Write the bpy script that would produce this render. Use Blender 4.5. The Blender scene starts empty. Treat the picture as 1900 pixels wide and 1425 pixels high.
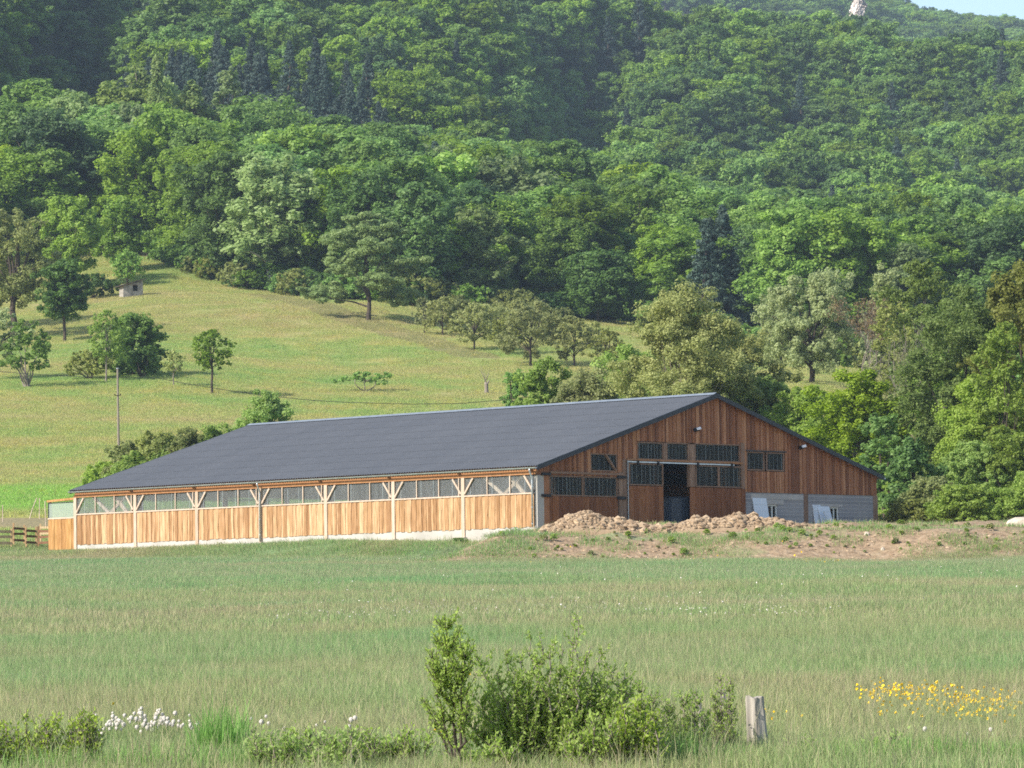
import bpy, math, random
import numpy as np
from mathutils import Vector, Matrix
R = math.radians
random.seed(7); rng = np.random.default_rng(7)
sc = bpy.context.scene
C = sc.collection

# ------------------------------------------------------------------ camera, light, exposure
F, HZ, ROLL = 8120.2, 1208.24, -0.0121          # focal length in photo pixels, horizon row, roll
PITCH = math.atan((HZ - 712.5) / F)
cam_d = bpy.data.cameras.new('camera'); cam = bpy.data.objects.new('camera', cam_d); C.objects.link(cam)
cam_d.sensor_width = 36.0; cam_d.lens = 36.0 * F / 1900.0; cam_d.clip_start = 0.5; cam_d.clip_end = 9000
fw = Vector((0, math.cos(PITCH), math.sin(PITCH))); r0 = Vector((1, 0, 0)); u0 = Vector((0, -math.sin(PITCH), math.cos(PITCH)))
cr = r0 * math.cos(ROLL) + u0 * math.sin(ROLL); cu = -r0 * math.sin(ROLL) + u0 * math.cos(ROLL)
m = Matrix.Identity(4)
for i in range(3): m[i][0] = cr[i]; m[i][1] = cu[i]; m[i][2] = -fw[i]
cam.matrix_world = m; sc.camera = cam

SUN_AZ, SUN_EL = 212.0, 36.0                     # direction the sun stands in: degrees from +X, and height
sx = math.cos(R(SUN_AZ)) * math.cos(R(SUN_EL)); sy = math.sin(R(SUN_AZ)) * math.cos(R(SUN_EL)); sz = math.sin(R(SUN_EL))
sun_d = bpy.data.lights.new('sun', 'SUN'); sun_d.energy = 5.0; sun_d.angle = R(0.53); sun_d.color = (1.0, 0.93, 0.82)
sun = bpy.data.objects.new('sun', sun_d); C.objects.link(sun)
sun.rotation_euler = Vector((sx, sy, sz)).to_track_quat('Z', 'Y').to_euler(); sun.location = (-60, -20, 80)
w = bpy.data.worlds.new('World'); sc.world = w; w.use_nodes = True
nt = w.node_tree; bg = nt.nodes['Background']
sky = nt.nodes.new('ShaderNodeTexSky'); sky.sky_type = 'NISHITA'; sky.sun_disc = False
sky.sun_elevation = R(SUN_EL); sky.sun_rotation = math.atan2(sx, sy); sky.air_density = 1.0; sky.dust_density = 1.6; sky.altitude = 300
nt.links.new(sky.outputs[0], bg.inputs[0]); bg.inputs[1].default_value = 0.15
sc.view_settings.view_transform = 'Standard'; sc.view_settings.look = 'None'; sc.view_settings.gamma = 1.0
sc.view_settings.exposure = 0.62
sc.cycles.max_bounces = 6; sc.cycles.diffuse_bounces = 3; sc.cycles.transparent_max_bounces = 12; sc.cycles.volume_bounces = 0
sc.cycles.use_adaptive_sampling = True; sc.cycles.adaptive_threshold = 0.005
sc.cycles.filter_width = 1.7; sc.cycles.use_denoising = False

# ------------------------------------------------------------------ helpers
def tag(o, label=None, cat=None, group=None, kind=None):
    if label: o['label'] = label
    if cat: o['category'] = cat
    if group: o['group'] = group
    if kind: o['kind'] = kind
    return o
def empty(name, loc=(0, 0, 0), rz=0):
    o = bpy.data.objects.new(name, None); C.objects.link(o); o.location = loc; o.rotation_euler = (0, 0, rz); o.empty_display_size = .3
    return o
def link(name, me, parent=None, loc=None):
    o = bpy.data.objects.new(name, me); C.objects.link(o)
    if parent: o.parent = parent
    if loc is not None: o.location = loc
    return o

class MB:
    """collects quads; builds one mesh"""
    def __init__(s): s.v = []; s.f = []; s.t = []; s.m = []
    def poly(s, pts, t=0.5, mi=0):
        n = len(s.v); s.v += [tuple(p) for p in pts]; s.t += [t] * len(pts); s.f.append(tuple(range(n, n + len(pts)))); s.m.append(mi)
    def grid(s, vs, faces, t=0.5, mi=0):
        n = len(s.v); s.v += [tuple(p) for p in vs]; s.t += [t] * len(vs)
        for f in faces: s.f.append(tuple(i + n for i in f)); s.m.append(mi)
    def box(s, x0, x1, y0, y1, z0, z1, t=0.5, mi=0):
        vs = [(x, y, z) for z in (z0, z1) for x, y in ((x0, y0), (x1, y0), (x1, y1), (x0, y1))]
        s.grid(vs, [(0, 3, 2, 1), (4, 5, 6, 7), (0, 1, 5, 4), (1, 2, 6, 5), (2, 3, 7, 6), (3, 0, 4, 7)], t, mi)
    def beam(s, p, q, w, h, t=0.5, up=(0, 0, 1), mi=0):
        p = Vector(p); q = Vector(q); d = (q - p).normalized(); side = d.cross(Vector(up))
        if side.length < 1e-3: side = d.cross(Vector((1, 0, 0)))
        side.normalize(); upv = side.cross(d).normalized()
        vs = [b + side * (w / 2 * a) + upv * (h / 2 * c) for b in (p, q) for a, c in ((-1, -1), (1, -1), (1, 1), (-1, 1))]
        s.grid(vs, [(0, 3, 2, 1), (4, 5, 6, 7), (0, 1, 5, 4), (1, 2, 6, 5), (2, 3, 7, 6), (3, 0, 4, 7)], t, mi)
    def tube(s, pts, rad, n=8, t=0.5, cap=True, mi=0):
        pts = [Vector(p) for p in pts]; vs = []; 
        if not hasattr(rad, '__len__'): rad = [rad] * len(pts)
        ref = None
        for i, p in enumerate(pts):
            d = (pts[min(i + 1, len(pts) - 1)] - pts[max(i - 1, 0)]).normalized()
            a = d.cross(ref if ref is not None and d.cross(ref).length > .1 else Vector((0.31, 0.95, 0.05)) if abs(d.y) < .9 else Vector((1, 0, 0))).normalized()
            b = d.cross(a).normalized()
            vs += [p + (a * math.cos(k * 2 * math.pi / n) + b * math.sin(k * 2 * math.pi / n)) * rad[i] for k in range(n)]
        fs = [(i * n + k, i * n + (k + 1) % n, (i + 1) * n + (k + 1) % n, (i + 1) * n + k) for i in range(len(pts) - 1) for k in range(n)]
        if cap: fs += [tuple(range(n))[::-1], tuple((len(pts) - 1) * n + k for k in range(n))]
        s.grid(vs, fs, t, mi)
    def mesh(s, name, mats):
        me = bpy.data.meshes.new(name); me.from_pydata(s.v, [], s.f)
        for mm in (mats if isinstance(mats, (list, tuple)) else [mats]): me.materials.append(mm)
        if any(s.m): me.polygons.foreach_set('material_index', s.m)
        a = me.attributes.new('tint', 'FLOAT', 'POINT'); a.data.foreach_set('value', np.array(s.t, dtype=np.float32))
        me.update(); return me
    def build(s, name, mats, parent=None, loc=None, smooth=False):
        me = s.mesh(name, mats)
        if smooth: me.polygons.foreach_set('use_smooth', [True] * len(me.polygons))
        return link(name, me, parent, loc)

def np_mesh(name, V, Q, T, mats, mi=None, smooth=None):
    """V (n,3), Q (m,4) or list of both tri/quad, T tint per vertex"""
    me = bpy.data.meshes.new(name); n, k = Q.shape
    me.vertices.add(len(V)); me.vertices.foreach_set('co', V.astype(np.float32).ravel())
    me.loops.add(n * k); me.loops.foreach_set('vertex_index', Q.astype(np.int32).ravel())
    me.polygons.add(n); me.polygons.foreach_set('loop_start', np.arange(0, n * k, k, dtype=np.int32))
    me.update(calc_edges=True)
    for mm in mats: me.materials.append(mm)
    if mi is not None: me.polygons.foreach_set('material_index', mi.astype(np.int32))
    if smooth is not None: me.polygons.foreach_set('use_smooth', smooth)
    a = me.attributes.new('tint', 'FLOAT', 'POINT'); a.data.foreach_set('value', T.astype(np.float32))
    me.validate(); me.update(); return me

def smooth01(x, a, b):
    t = np.clip((x - a) / (b - a), 0, 1); return t * t * (3 - 2 * t)

# value noise in numpy for terrain
_perm = np.random.default_rng(3).random((256, 256))
def vnoise(x, y):
    xi = np.floor(x).astype(int); yi = np.floor(y).astype(int); fx = x - xi; fy = y - yi
    fx = fx * fx * (3 - 2 * fx); fy = fy * fy * (3 - 2 * fy)
    g = lambda a, b: _perm[a % 256, b % 256]
    return (g(xi, yi) * (1 - fx) + g(xi + 1, yi) * fx) * (1 - fy) + (g(xi, yi + 1) * (1 - fx) + g(xi + 1, yi + 1) * fx) * fy - .5

# ------------------------------------------------------------------ materials
class NT:
    def __init__(s, name):
        s.m = bpy.data.materials.new(name); s.m.use_nodes = True; s.t = s.m.node_tree; s.t.nodes.clear()
        s.out = s.n('ShaderNodeOutputMaterial')
    def n(s, typ, **kw):
        nd = s.t.nodes.new(typ)
        for k, v in kw.items(): setattr(nd, k, v)
        return nd
    def l(s, a, b): s.t.links.new(a, b)
    def pos(s): return s.n('ShaderNodeNewGeometry').outputs['Position']
    def obj(s): return s.n('ShaderNodeTexCoord').outputs['Object']
    def noise(s, vec, scale, detail=3, stretch=None, dim3=True, rough=.55):
        if stretch:
            mp = s.n('ShaderNodeMapping'); mp.inputs['Scale'].default_value = stretch; s.l(vec, mp.inputs[0]); vec = mp.outputs[0]
        nz = s.n('ShaderNodeTexNoise'); nz.inputs['Scale'].default_value = scale; nz.inputs['Detail'].default_value = detail; nz.inputs['Roughness'].default_value = rough
        s.l(vec, nz.inputs['Vector']); return nz.outputs['Fac']
    def ramp(s, fac, stops, interp='LINEAR'):
        r = s.n('ShaderNodeValToRGB'); r.color_ramp.interpolation = interp; e = r.color_ramp.elements
        while len(e) < len(stops): e.new(0.5)
        for k, (p, c) in enumerate(stops): e[k].position = p; e[k].color = (*c, 1) if len(c) == 3 else c
        s.l(fac, r.inputs[0]); return r.outputs[0]
    def mix(s, fac, a, b, typ='MIX'):
        x = s.n('ShaderNodeMix', data_type='RGBA', blend_type=typ, clamp_factor=True)
        for sock, v in ((x.inputs[0], fac), (x.inputs[6], a), (x.inputs[7], b)):
            if hasattr(v, 'is_linked') or hasattr(v, 'links'): s.l(v, sock)
            elif isinstance(v, (int, float)): sock.default_value = v
            else: sock.default_value = (*v, 1)
        return x.outputs[2]
    def math(s, op, a, b=0.0):
        x = s.n('ShaderNodeMath', operation=op)
        for sock, v in ((x.inputs[0], a), (x.inputs[1], b)):
            if isinstance(v, (int, float)): sock.default_value = v
            else: s.l(v, sock)
        return x.outputs[0]
    def attr(s, name='tint'): return s.n('ShaderNodeAttribute', attribute_name=name).outputs['Fac']
    def rand(s): return s.n('ShaderNodeObjectInfo').outputs['Random']
    def hsv(s, col, h=None, sat=None, v=None):
        x = s.n('ShaderNodeHueSaturation')
        for nm, q in (('Hue', h), ('Saturation', sat), ('Value', v)):
            if q is None: continue
            if isinstance(q, (int, float)): x.inputs[nm].default_value = q
            else: s.l(q, x.inputs[nm])
        s.l(col, x.inputs['Color']); return x.outputs[0]
    def maprange(s, v, a, b): 
        x = s.n('ShaderNodeMapRange'); x.inputs['To Min'].default_value = a; x.inputs['To Max'].default_value = b; s.l(v, x.inputs[0]); return x.outputs[0]
    def princ(s, col, rough=.8, spec=.3, metal=0, bump=None, bs=.3, bd=.02):
        p = s.n('ShaderNodeBsdfPrincipled'); p.inputs['Roughness'].default_value = rough; p.inputs['Specular IOR Level'].default_value = spec; p.inputs['Metallic'].default_value = metal
        if isinstance(col, tuple): p.inputs['Base Color'].default_value = (*col, 1)
        else: s.l(col, p.inputs['Base Color'])
        if bump is not None:
            b = s.n('ShaderNodeBump'); b.inputs['Strength'].default_value = bs; b.inputs['Distance'].default_value = bd; s.l(bump, b.inputs['Height']); s.l(b.outputs[0], p.inputs['Normal'])
        return p.outputs[0]
    def done(s, sh): s.l(sh, s.out.inputs['Surface']); return s.m

def leaf_mat(name, dark, light, hue=.02, transl=.28, val=.25):
    k = NT(name); r = k.rand(); t = k.attr()
    nz = k.noise(k.pos(), .35, 2)
    f = k.math('ADD', k.math('MULTIPLY', t, .65), k.math('MULTIPLY', k.maprange(nz, -.1, 1.1), .35))
    col = k.mix(f, dark, light)
    col = k.hsv(col, k.maprange(r, .5 - hue, .5 + hue * .35), k.maprange(r, 1.08, .86), k.maprange(k.math('FRACT', k.math('MULTIPLY', r, 7.31)), 1 - val, 1 + val))
    d = k.princ(col, .55, .25); tr = k.n('ShaderNodeBsdfTranslucent'); k.l(k.hsv(col, None, 1.1, 1.25), tr.inputs[0])
    mx = k.n('ShaderNodeMixShader'); mx.inputs[0].default_value = transl; k.l(d, mx.inputs[1]); k.l(tr.outputs[0], mx.inputs[2])
    return k.done(mx.outputs[0])
def bark_mat(name, c1, c2):
    k = NT(name); nz = k.noise(k.pos(), 9, 4, (1, 1, .25)); return k.done(k.princ(k.mix(nz, c1, c2), .9, .15, bump=nz, bs=.5, bd=.03))
def wood_mat(name, dark, mid, light, grain=1.0, rough=.8):
    k = NT(name); t = k.attr(); o = k.obj()
    base = k.ramp(t, [(0, dark), (.45, mid), (1, light)])
    g = k.noise(o, 3.2, 4, (5, 5, .45)); g2 = k.noise(o, 14, 3, (3, 3, .16))
    st = k.noise(o, .55, 3, (1, 1, .8))
    col = k.mix(k.ramp(g, [(.38, (0, 0, 0)), (.62, (1, 1, 1))]), k.hsv(base, None, 1.05, 1 - .30 * grain), k.hsv(base, None, .96, 1 + .16 * grain))
    col = k.mix(k.math('MULTIPLY', k.ramp(g2, [(.55, (0, 0, 0)), (.72, (1, 1, 1))]), .35 * grain), col, dark)
    col = k.mix(k.math('MULTIPLY', k.ramp(st, [(.5, (0, 0, 0)), (.75, (1, 1, 1))]), .45 * grain), col, dark)
    return k.done(k.princ(col, rough, .2, bump=g2, bs=.4, bd=.01))
def plain(name, col, rough=.6, metal=0, spec=.3, var=.12, scale=4):
    k = NT(name); nz = k.noise(k.obj(), scale, 4)
    a = tuple(c * (1 - var) for c in col); b = tuple(min(1, c * (1 + var)) for c in col)
    return k.done(k.princ(k.mix(k.ramp(nz, [(.35, (0, 0, 0)), (.65, (1, 1, 1))]), a, b), rough, spec, metal))

M = {}
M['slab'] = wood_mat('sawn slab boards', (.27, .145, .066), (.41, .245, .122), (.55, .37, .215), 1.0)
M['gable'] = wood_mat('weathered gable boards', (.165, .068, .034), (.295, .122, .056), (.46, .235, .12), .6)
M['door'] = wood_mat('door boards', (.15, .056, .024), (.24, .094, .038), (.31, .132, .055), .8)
M['annex'] = wood_mat('annex boards', (.24, .12, .042), (.36, .19, .07), (.42, .24, .09), .9)
M['beam'] = wood_mat('orange beam', (.24, .11, .05), (.32, .155, .07), (.40, .20, .09), .6)
M['pale'] = wood_mat('pale timber', (.32, .235, .17), (.44, .34, .26), (.54, .44, .36), .6)
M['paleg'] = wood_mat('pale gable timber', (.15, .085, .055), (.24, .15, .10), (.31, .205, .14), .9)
M['oldwood'] = wood_mat('grey weathered post', (.12, .10, .09), (.33, .30, .26), (.55, .50, .44), 1.2)
M['pen'] = wood_mat('pen rails', (.18, .09, .05), (.42, .27, .14), (.62, .46, .27), .8)
M['zinc'] = plain('zinc', (.46, .50, .54), .38, .7, .5, .08, 3)
M['ridge'] = plain('ridge cap', (.17, .20, .24), .5)
M['dark_trim'] = plain('dark trim', (.022, .028, .036), .5, 0, .35)
M['iron'] = plain('black iron', (.012, .012, .013), .5, .3)
M['white'] = plain('white frame', (.70, .72, .68), .5)
M['panel'] = plain('grey white panel', (.62, .68, .74), .55, var=.04)
M['barkd'] = bark_mat('dark bark', (.035, .028, .022), (.10, .08, .065))
M['barkl'] = bark_mat('grey bark', (.14, .12, .10), (.30, .26, .22))
M['barkw'] = bark_mat('pale bark', (.35, .31, .26), (.6, .55, .48))
M['tank'] = plain('ribbed dark plastic', (.07, .095, .135), .3, 0, .5)
M['inner'] = plain('barn interior dirt', (.10, .075, .055), .95)
M['lampw'] = plain('lamp glass', (.75, .76, .78), .3)

k = NT('roof sheets'); o = k.obj()
n1 = k.noise(o, .5, 5, (.35, 1.2, .35)); n2 = k.noise(o, 9, 3, (1, .3, .3))
col = k.mix(k.ramp(n1, [(.2, (0, 0, 0)), (.8, (1, 1, 1))]), (.082, .090, .104), (.104, .112, .127)); col = k.mix(k.math('MULTIPLY', k.ramp(n2, [(.5, (0, 0, 0)), (.8, (1, 1, 1))]), .5), col, (.15, .156, .172))
M['roof'] = k.done(k.princ(col, .62, .3))
k = NT('concrete'); o = k.obj(); n1 = k.noise(o, .7, 5); n2 = k.noise(o, 12, 4)
col = k.ramp(n1, [(.3, (.33, .315, .29)), (.55, (.42, .405, .38)), (.75, (.48, .465, .44))])
zz = k.n('ShaderNodeSeparateXYZ'); k.l(o, zz.inputs[0]); 
dirt = k.math('MULTIPLY', k.ramp(k.math('ADD', k.math('MULTIPLY', zz.outputs[2], -.8), k.math('MULTIPLY', n1, .6)), [(.45, (0, 0, 0)), (.95, (1, 1, 1))]), .6)
M['concrete'] = k.done(k.princ(k.mix(dirt, col, (.33, .27, .20)), .9, .2, bump=n2, bs=.3))
k = NT('blockwork'); o = k.obj(); sp = k.n('ShaderNodeSeparateXYZ'); k.l(o, sp.inputs[0]); cb = k.n('ShaderNodeCombineXYZ'); k.l(sp.outputs[1], cb.inputs[0]); k.l(sp.outputs[2], cb.inputs[1])
br = k.n('ShaderNodeTexBrick'); br.inputs['Scale'].default_value = 1; br.inputs['Brick Width'].default_value = .5; br.inputs['Row Height'].default_value = .2; br.inputs['Mortar Size'].default_value = .014
br.inputs['Color1'].default_value = (.22, .22, .23, 1); br.inputs['Color2'].default_value = (.27, .27, .28, 1); br.inputs['Mortar'].default_value = (.40, .395, .39, 1); k.l(cb.outputs[0], br.inputs['Vector'])
n1 = k.noise(o, .6, 4); col = k.mix(k.math('MULTIPLY', k.ramp(n1, [(.4, (0, 0, 0)), (.7, (1, 1, 1))]), .45), br.outputs[0], (.42, .40, .37))
M['block'] = k.done(k.princ(col, .9, .2, bump=br.outputs['Fac'], bs=.3))

def glaze(name, transp, col, rough=.35, ribs=True):
    k = NT(name); t = k.n('ShaderNodeBsdfTransparent'); t.inputs[0].default_value = (.93, .96, .95, 1)
    o = k.obj(); nz = k.noise(o, 2.2, 4, (3, 3, .35)); c = k.mix(nz, tuple(x * .7 for x in col), col)
    p = k.princ(c, rough, .5); mx = k.n('ShaderNodeMixShader')
    k.l(k.maprange(nz, transp - .18, transp + .18), mx.inputs[0]); k.l(p, mx.inputs[1]); k.l(t.outputs[0], mx.inputs[2]); return k.done(mx.outputs[0])
M['pc'] = glaze('clear corrugated sheet', .70, (.40, .43, .44))
M['pcflat'] = glaze('milky flat sheet', .55, (.42, .50, .44))
M['glass'] = glaze('dusty window sheet', .80, (.085, .10, .095), .25)
M['grib'] = plain('window sheet rib', (.15, .19, .20), .35, 0, .5)
M['rib'] = plain('sheet overlap rib', (.30, .35, .37), .35, 0, .5)

# foliage
M['lf_bright'] = leaf_mat('bright spring leaves', (.16, .29, .035), (.34, .50, .085), .018, .45)
M['lf_mid'] = leaf_mat('mid green leaves', (.100, .205, .036), (.245, .40, .085), .022, .45)
M['lf_dark'] = leaf_mat('deep green leaves', (.050, .115, .032), (.145, .255, .065), .015, .4)
M['lf_olive'] = leaf_mat('olive brown leaves', (.155, .195, .050), (.32, .355, .11), .012, .45)
M['lf_pale'] = leaf_mat('pale grey green leaves', (.23, .29, .105), (.43, .49, .215), .012, .45)
M['lf_red'] = leaf_mat('rusty leaves', (.15, .12, .06), (.27, .21, .11), .01, .3)
M['lf_conif'] = leaf_mat('conifer needles', (.024, .052, .042), (.070, .110, .080), .010, .08)
M['lf_forest'] = leaf_mat('forest leaves', (.100, .200, .034), (.265, .415, .082), .020, .45, .36)
M['lf_birch'] = leaf_mat('pale green birch leaves', (.16, .25, .065), (.33, .43, .14), .012, .45)
M['lf_fore'] = leaf_mat('fresh shrub leaves', (.23, .36, .065), (.44, .57, .16), .012, .52, .10)
M['lf_ash'] = leaf_mat('olive green ash leaves', (.125, .20, .042), (.27, .365, .092), .010, .45)
M['lf_cherry'] = leaf_mat('airy cherry leaves', (.20, .235, .075), (.37, .40, .16), .012, .45)
M['lf_hazel'] = leaf_mat('shrub leaves', (.17, .28, .045), (.34, .46, .105), .012, .48, .12)

def meadow_color(k):
    """colours of the meadow by world position: used on the soil sheet and on the blades"""
    p = k.pos(); s = k.n('ShaderNodeSeparateXYZ'); k.l(p, s.inputs[0]); Y = s.outputs[1]; X = s.outputs[0]
    big = k.noise(p, .045, 4, (.35, .9, 0)); med = k.noise(p, .25, 4, (.8, .5, 0)); fine = k.noise(p, 1.6, 3, (1, .6, 0))
    near = k.ramp(k.math('ADD', k.math('MULTIPLY', big, .6), k.math('MULTIPLY', med, .4)),
                  [(.36, (.165, .280, .125)), (.46, (.225, .290, .130)), (.54, (.285, .285, .150)), (.64, (.320, .275, .175))])
    hill = k.ramp(k.math('ADD', k.math('MULTIPLY', big, .55), k.math('MULTIPLY', med, .45)),
                  [(.30, (.215, .33, .095)), (.41, (.29, .355, .110)), (.51, (.37, .360, .130)), (.64, (.42, .345, .175))])
    def band(c0, hw_, soft): 
        q = k.math('DIVIDE', k.math('SUBTRACT', hw_, k.math('ABSOLUTE', k.math('SUBTRACT', k.math('ADD', Y, k.math('MULTIPLY', k.math('SUBTRACT', big, .5), 60.0)), c0))), soft); z_ = k.n('ShaderNodeClamp'); k.l(q, z_.inputs[0]); return z_.outputs[0]
    near = k.mix(k.math('MULTIPLY', band(165.0, 45.0, 22.0), .45), near, (.150, .285, .140))
    near = k.mix(k.math('MULTIPLY', band(94.0, 18.0, 14.0), .22), near, (.285, .255, .165))
    near = k.mix(k.math('MULTIPLY', band(62.0, 8.0, 6.0), .22), near, (.170, .285, .135))
    f = k.math('SUBTRACT', Y, 243.0); f = k.math('DIVIDE', f, 10.0)
    fc = k.n('ShaderNodeClamp'); k.l(f, fc.inputs[0])
    col = k.mix(fc.outputs[0], near, hill)
    # bright strip of young crop just beyond the barn
    st = k.math('SUBTRACT', 1.0, k.math('DIVIDE', k.math('ABSOLUTE', k.math('SUBTRACT', Y, 292.0)), 19.0)); sc2 = k.n('ShaderNodeClamp'); k.l(k.math('MULTIPLY', st, 3), sc2.inputs[0])
    col = k.mix(sc2.outputs[0], col, (.25, .41, .085))
    # mown / trodden track running down the hill to the right
    tr = k.math('ADD', k.math('ADD', X, 6.0), k.math('MULTIPLY', k.math('SUBTRACT', Y, 485.0), .354))
    tr = k.math('ABSOLUTE', tr); wob = k.math('MULTIPLY', k.math('SUBTRACT', med, .5), 5.0)
    tf = k.math('LESS_THAN', k.math('ADD', tr, wob), 2.6); inr = k.math('MULTIPLY', k.math('GREATER_THAN', Y, 478.0), k.math('LESS_THAN', Y, 560.0))
    tf = k.math('MULTIPLY', tf, inr); col = k.mix(k.math('MULTIPLY', tf, .75), col, (.30, .25, .13))
    yl = k.math('MULTIPLY', k.math('MULTIPLY', k.ramp(med, [(.5, (0, 0, 0)), (.62, (1, 1, 1))]), k.ramp(fine, [(.5, (0, 0, 0)), (.62, (1, 1, 1))])), fc.outputs[0])
    col = k.mix(k.math('MULTIPLY', yl, .4), col, (.50, .40, .04))
    return col, fine
X0_ = 1.133 - .34 * 214.693
k = NT('meadow ground'); col, fine = meadow_color(k); p = k.pos()
s = k.n('ShaderNodeSeparateXYZ'); k.l(p, s.inputs[0])
# bare earth around the barn yard and on the bank
yy = k.math('SUBTRACT', 1.0, k.math('DIVIDE', k.math('ABSOLUTE', k.math('SUBTRACT', s.outputs[1], 216.0)), 26.0))
xx = k.math('DIVIDE', k.math('SUBTRACT', k.math('SUBTRACT', s.outputs[0], k.math('MULTIPLY', s.outputs[1], .34)), X0_ - 2.0), 3.0)
c1 = k.n('ShaderNodeClamp'); k.l(k.math('MULTIPLY', yy, 4), c1.inputs[0]); c2 = k.n('ShaderNodeClamp'); k.l(xx, c2.inputs[0])
en = k.noise(p, .35, 5); em = k.math('MULTIPLY', k.math('MULTIPLY', c1.outputs[0], c2.outputs[0]), k.ramp(en, [(.34, (.35, .35, .35)), (.48, (1, 1, 1))]))
e2 = k.noise(p, 3, 5); earth = k.ramp(e2, [(.3, (.25, .175, .11)), (.55, (.39, .285, .185)), (.75, (.50, .39, .275))])
# dirt track behind the pens, forest floor
tk = k.math('LESS_THAN', k.math('ABSOLUTE', k.math('SUBTRACT', s.outputs[1], 262.0)), 5.0); col = k.mix(k.math('MULTIPLY', tk, .8), col, (.30, .24, .15))
col = k.mix(em, col, earth)
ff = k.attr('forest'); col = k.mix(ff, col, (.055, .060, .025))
col = k.hsv(col, None, None, .78)
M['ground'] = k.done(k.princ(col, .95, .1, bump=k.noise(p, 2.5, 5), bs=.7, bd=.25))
def blade_mat(name, mult, tint, amt, transl=.5):
    k = NT(name); col, fine = meadow_color(k); t = k.attr()
    col = k.mix(amt, col, tint); col = k.hsv(col, None, None, k.maprange(t, mult * .72, mult * 1.3))
    d = k.princ(col, .6, .2); tr = k.n('ShaderNodeBsdfTranslucent'); k.l(col, tr.inputs[0]); mx = k.n('ShaderNodeMixShader'); mx.inputs[0].default_value = transl
    k.l(d, mx.inputs[1]); k.l(tr.outputs[0], mx.inputs[2]); return k.done(mx.outputs[0])
M['blade'] = blade_mat('grass blades', 1.3, (.18, .32, .08), .25)
M['straw'] = blade_mat('seeding stalks', 1.2, (.44, .36, .24), .5)
M['lush'] = blade_mat('lush blades', 1.2, (.16, .34, .07), .8)
M['earth'] = None
k = NT('dug clods'); t = k.attr(); p = k.pos(); e2 = k.noise(p, 5, 5)
M['earth'] = k.done(k.princ(k.mix(k.math('ADD', k.math('MULTIPLY', t, .7), k.math('MULTIPLY', e2, .3)), (.19, .13, .082), (.44, .335, .225)), .95, .1, bump=e2, bs=.8, bd=.04))
M['hut'] = plain('old hut stone', (.27, .25, .22), .9, var=.35, scale=1.5)
M['stone'] = plain('pale stone', (.42, .37, .30), .9, var=.2, scale=3)
M['cliff'] = plain('pale cliff rock', (.52, .47, .43), .9, var=.35, scale=.12)
M['yellow'] = plain('yellow petals', (.80, .56, .02), .5, var=.05)
M['fluff'] = plain('seed fluff', (.70, .66, .62), .9, var=.05)

# ------------------------------------------------------------------ barn frame in the world
D0, X0, TH, WB, B0 = 214.693, 1.133, R(45.6115), 26.0, 6.114
def barn_xy(a, b): return (X0 - a * math.sin(TH) + b * math.cos(TH), D0 + a * math.cos(TH) + b * math.sin(TH))

# ------------------------------------------------------------------ terrain
COLS = [-700, 0, 300, 680, 1000, 1250, 1500, 1900, 2600]
DEP = [245, 270, 300, 356, 400, 430, 470, 500, 540, 600, 650, 720, 800, 860, 930, 1000, 1080, 1160, 1250, 1300, 1450, 1700, 2100, 2500, 2900]
VT = {  # photo row at which the ground of that depth would be seen, per column
 -700: [1000, 955, 912, 850, 740, 700, 670, 620, 580, 500, 430, 350, 240, 130, 20, -80, -160, -220, -260, -260, -200, -100, 0, 60, 100],
 0:    [992, 958, 912, 850, 755, 706, 675, 640, 592, 510, 450, 385, 330, 268, 150, 40, -60, -120, -160, -170, -120, 0, 60, 80, 100],
 300:  [996, 958, 910, 842, 755, 700, 655, 620, 568, 492, 440, 372, 318, 262, 160, 60, -50, -110, -150, -150, -100, 0, 60, 80, 100],
 680:  [1000, 962, 915, 845, 770, 726, 680, 628, 566, 530, 490, 440, 385, 335, 230, 120, 20, -70, -120, -130, -90, 0, 60, 80, 100],
 1000: [1003, 965, 920, 850, 780, 738, 684, 640, 604, 570, 530, 490, 450, 425, 385, 335, 215, 105, 10, -30, -20, 20, 40, 40, 60],
 1250: [1003, 965, 920, 850, 780, 738, 690, 655, 620, 590, 560, 530, 500, 480, 450, 425, 330, 190, 85, 75, 100, 90, 30, -20, 0],
 1500: [1003, 968, 920, 812, 724, 706, 685, 665, 640, 600, 570, 540, 510, 490, 465, 445, 370, 225, 112, 100, 130, 140, 85, 18, 28],
 1900: [1000, 965, 925, 870, 800, 760, 715, 690, 655, 620, 595, 565, 540, 520, 500, 480, 420, 270, 158, 150, 190, 200, 160, 98, 106],
 2600: [1000, 965, 925, 870, 800, 760, 715, 690, 655, 620, 595, 565, 540, 520, 500, 480, 440, 320, 230, 220, 240, 260, 220, 190, 200]}
ZT = np.array([[(HZ - (v - ROLL * (min(max(c, 0), 1900) - 950))) * d / F for d, v in zip(DEP, VT[c])] for c in COLS])
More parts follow.
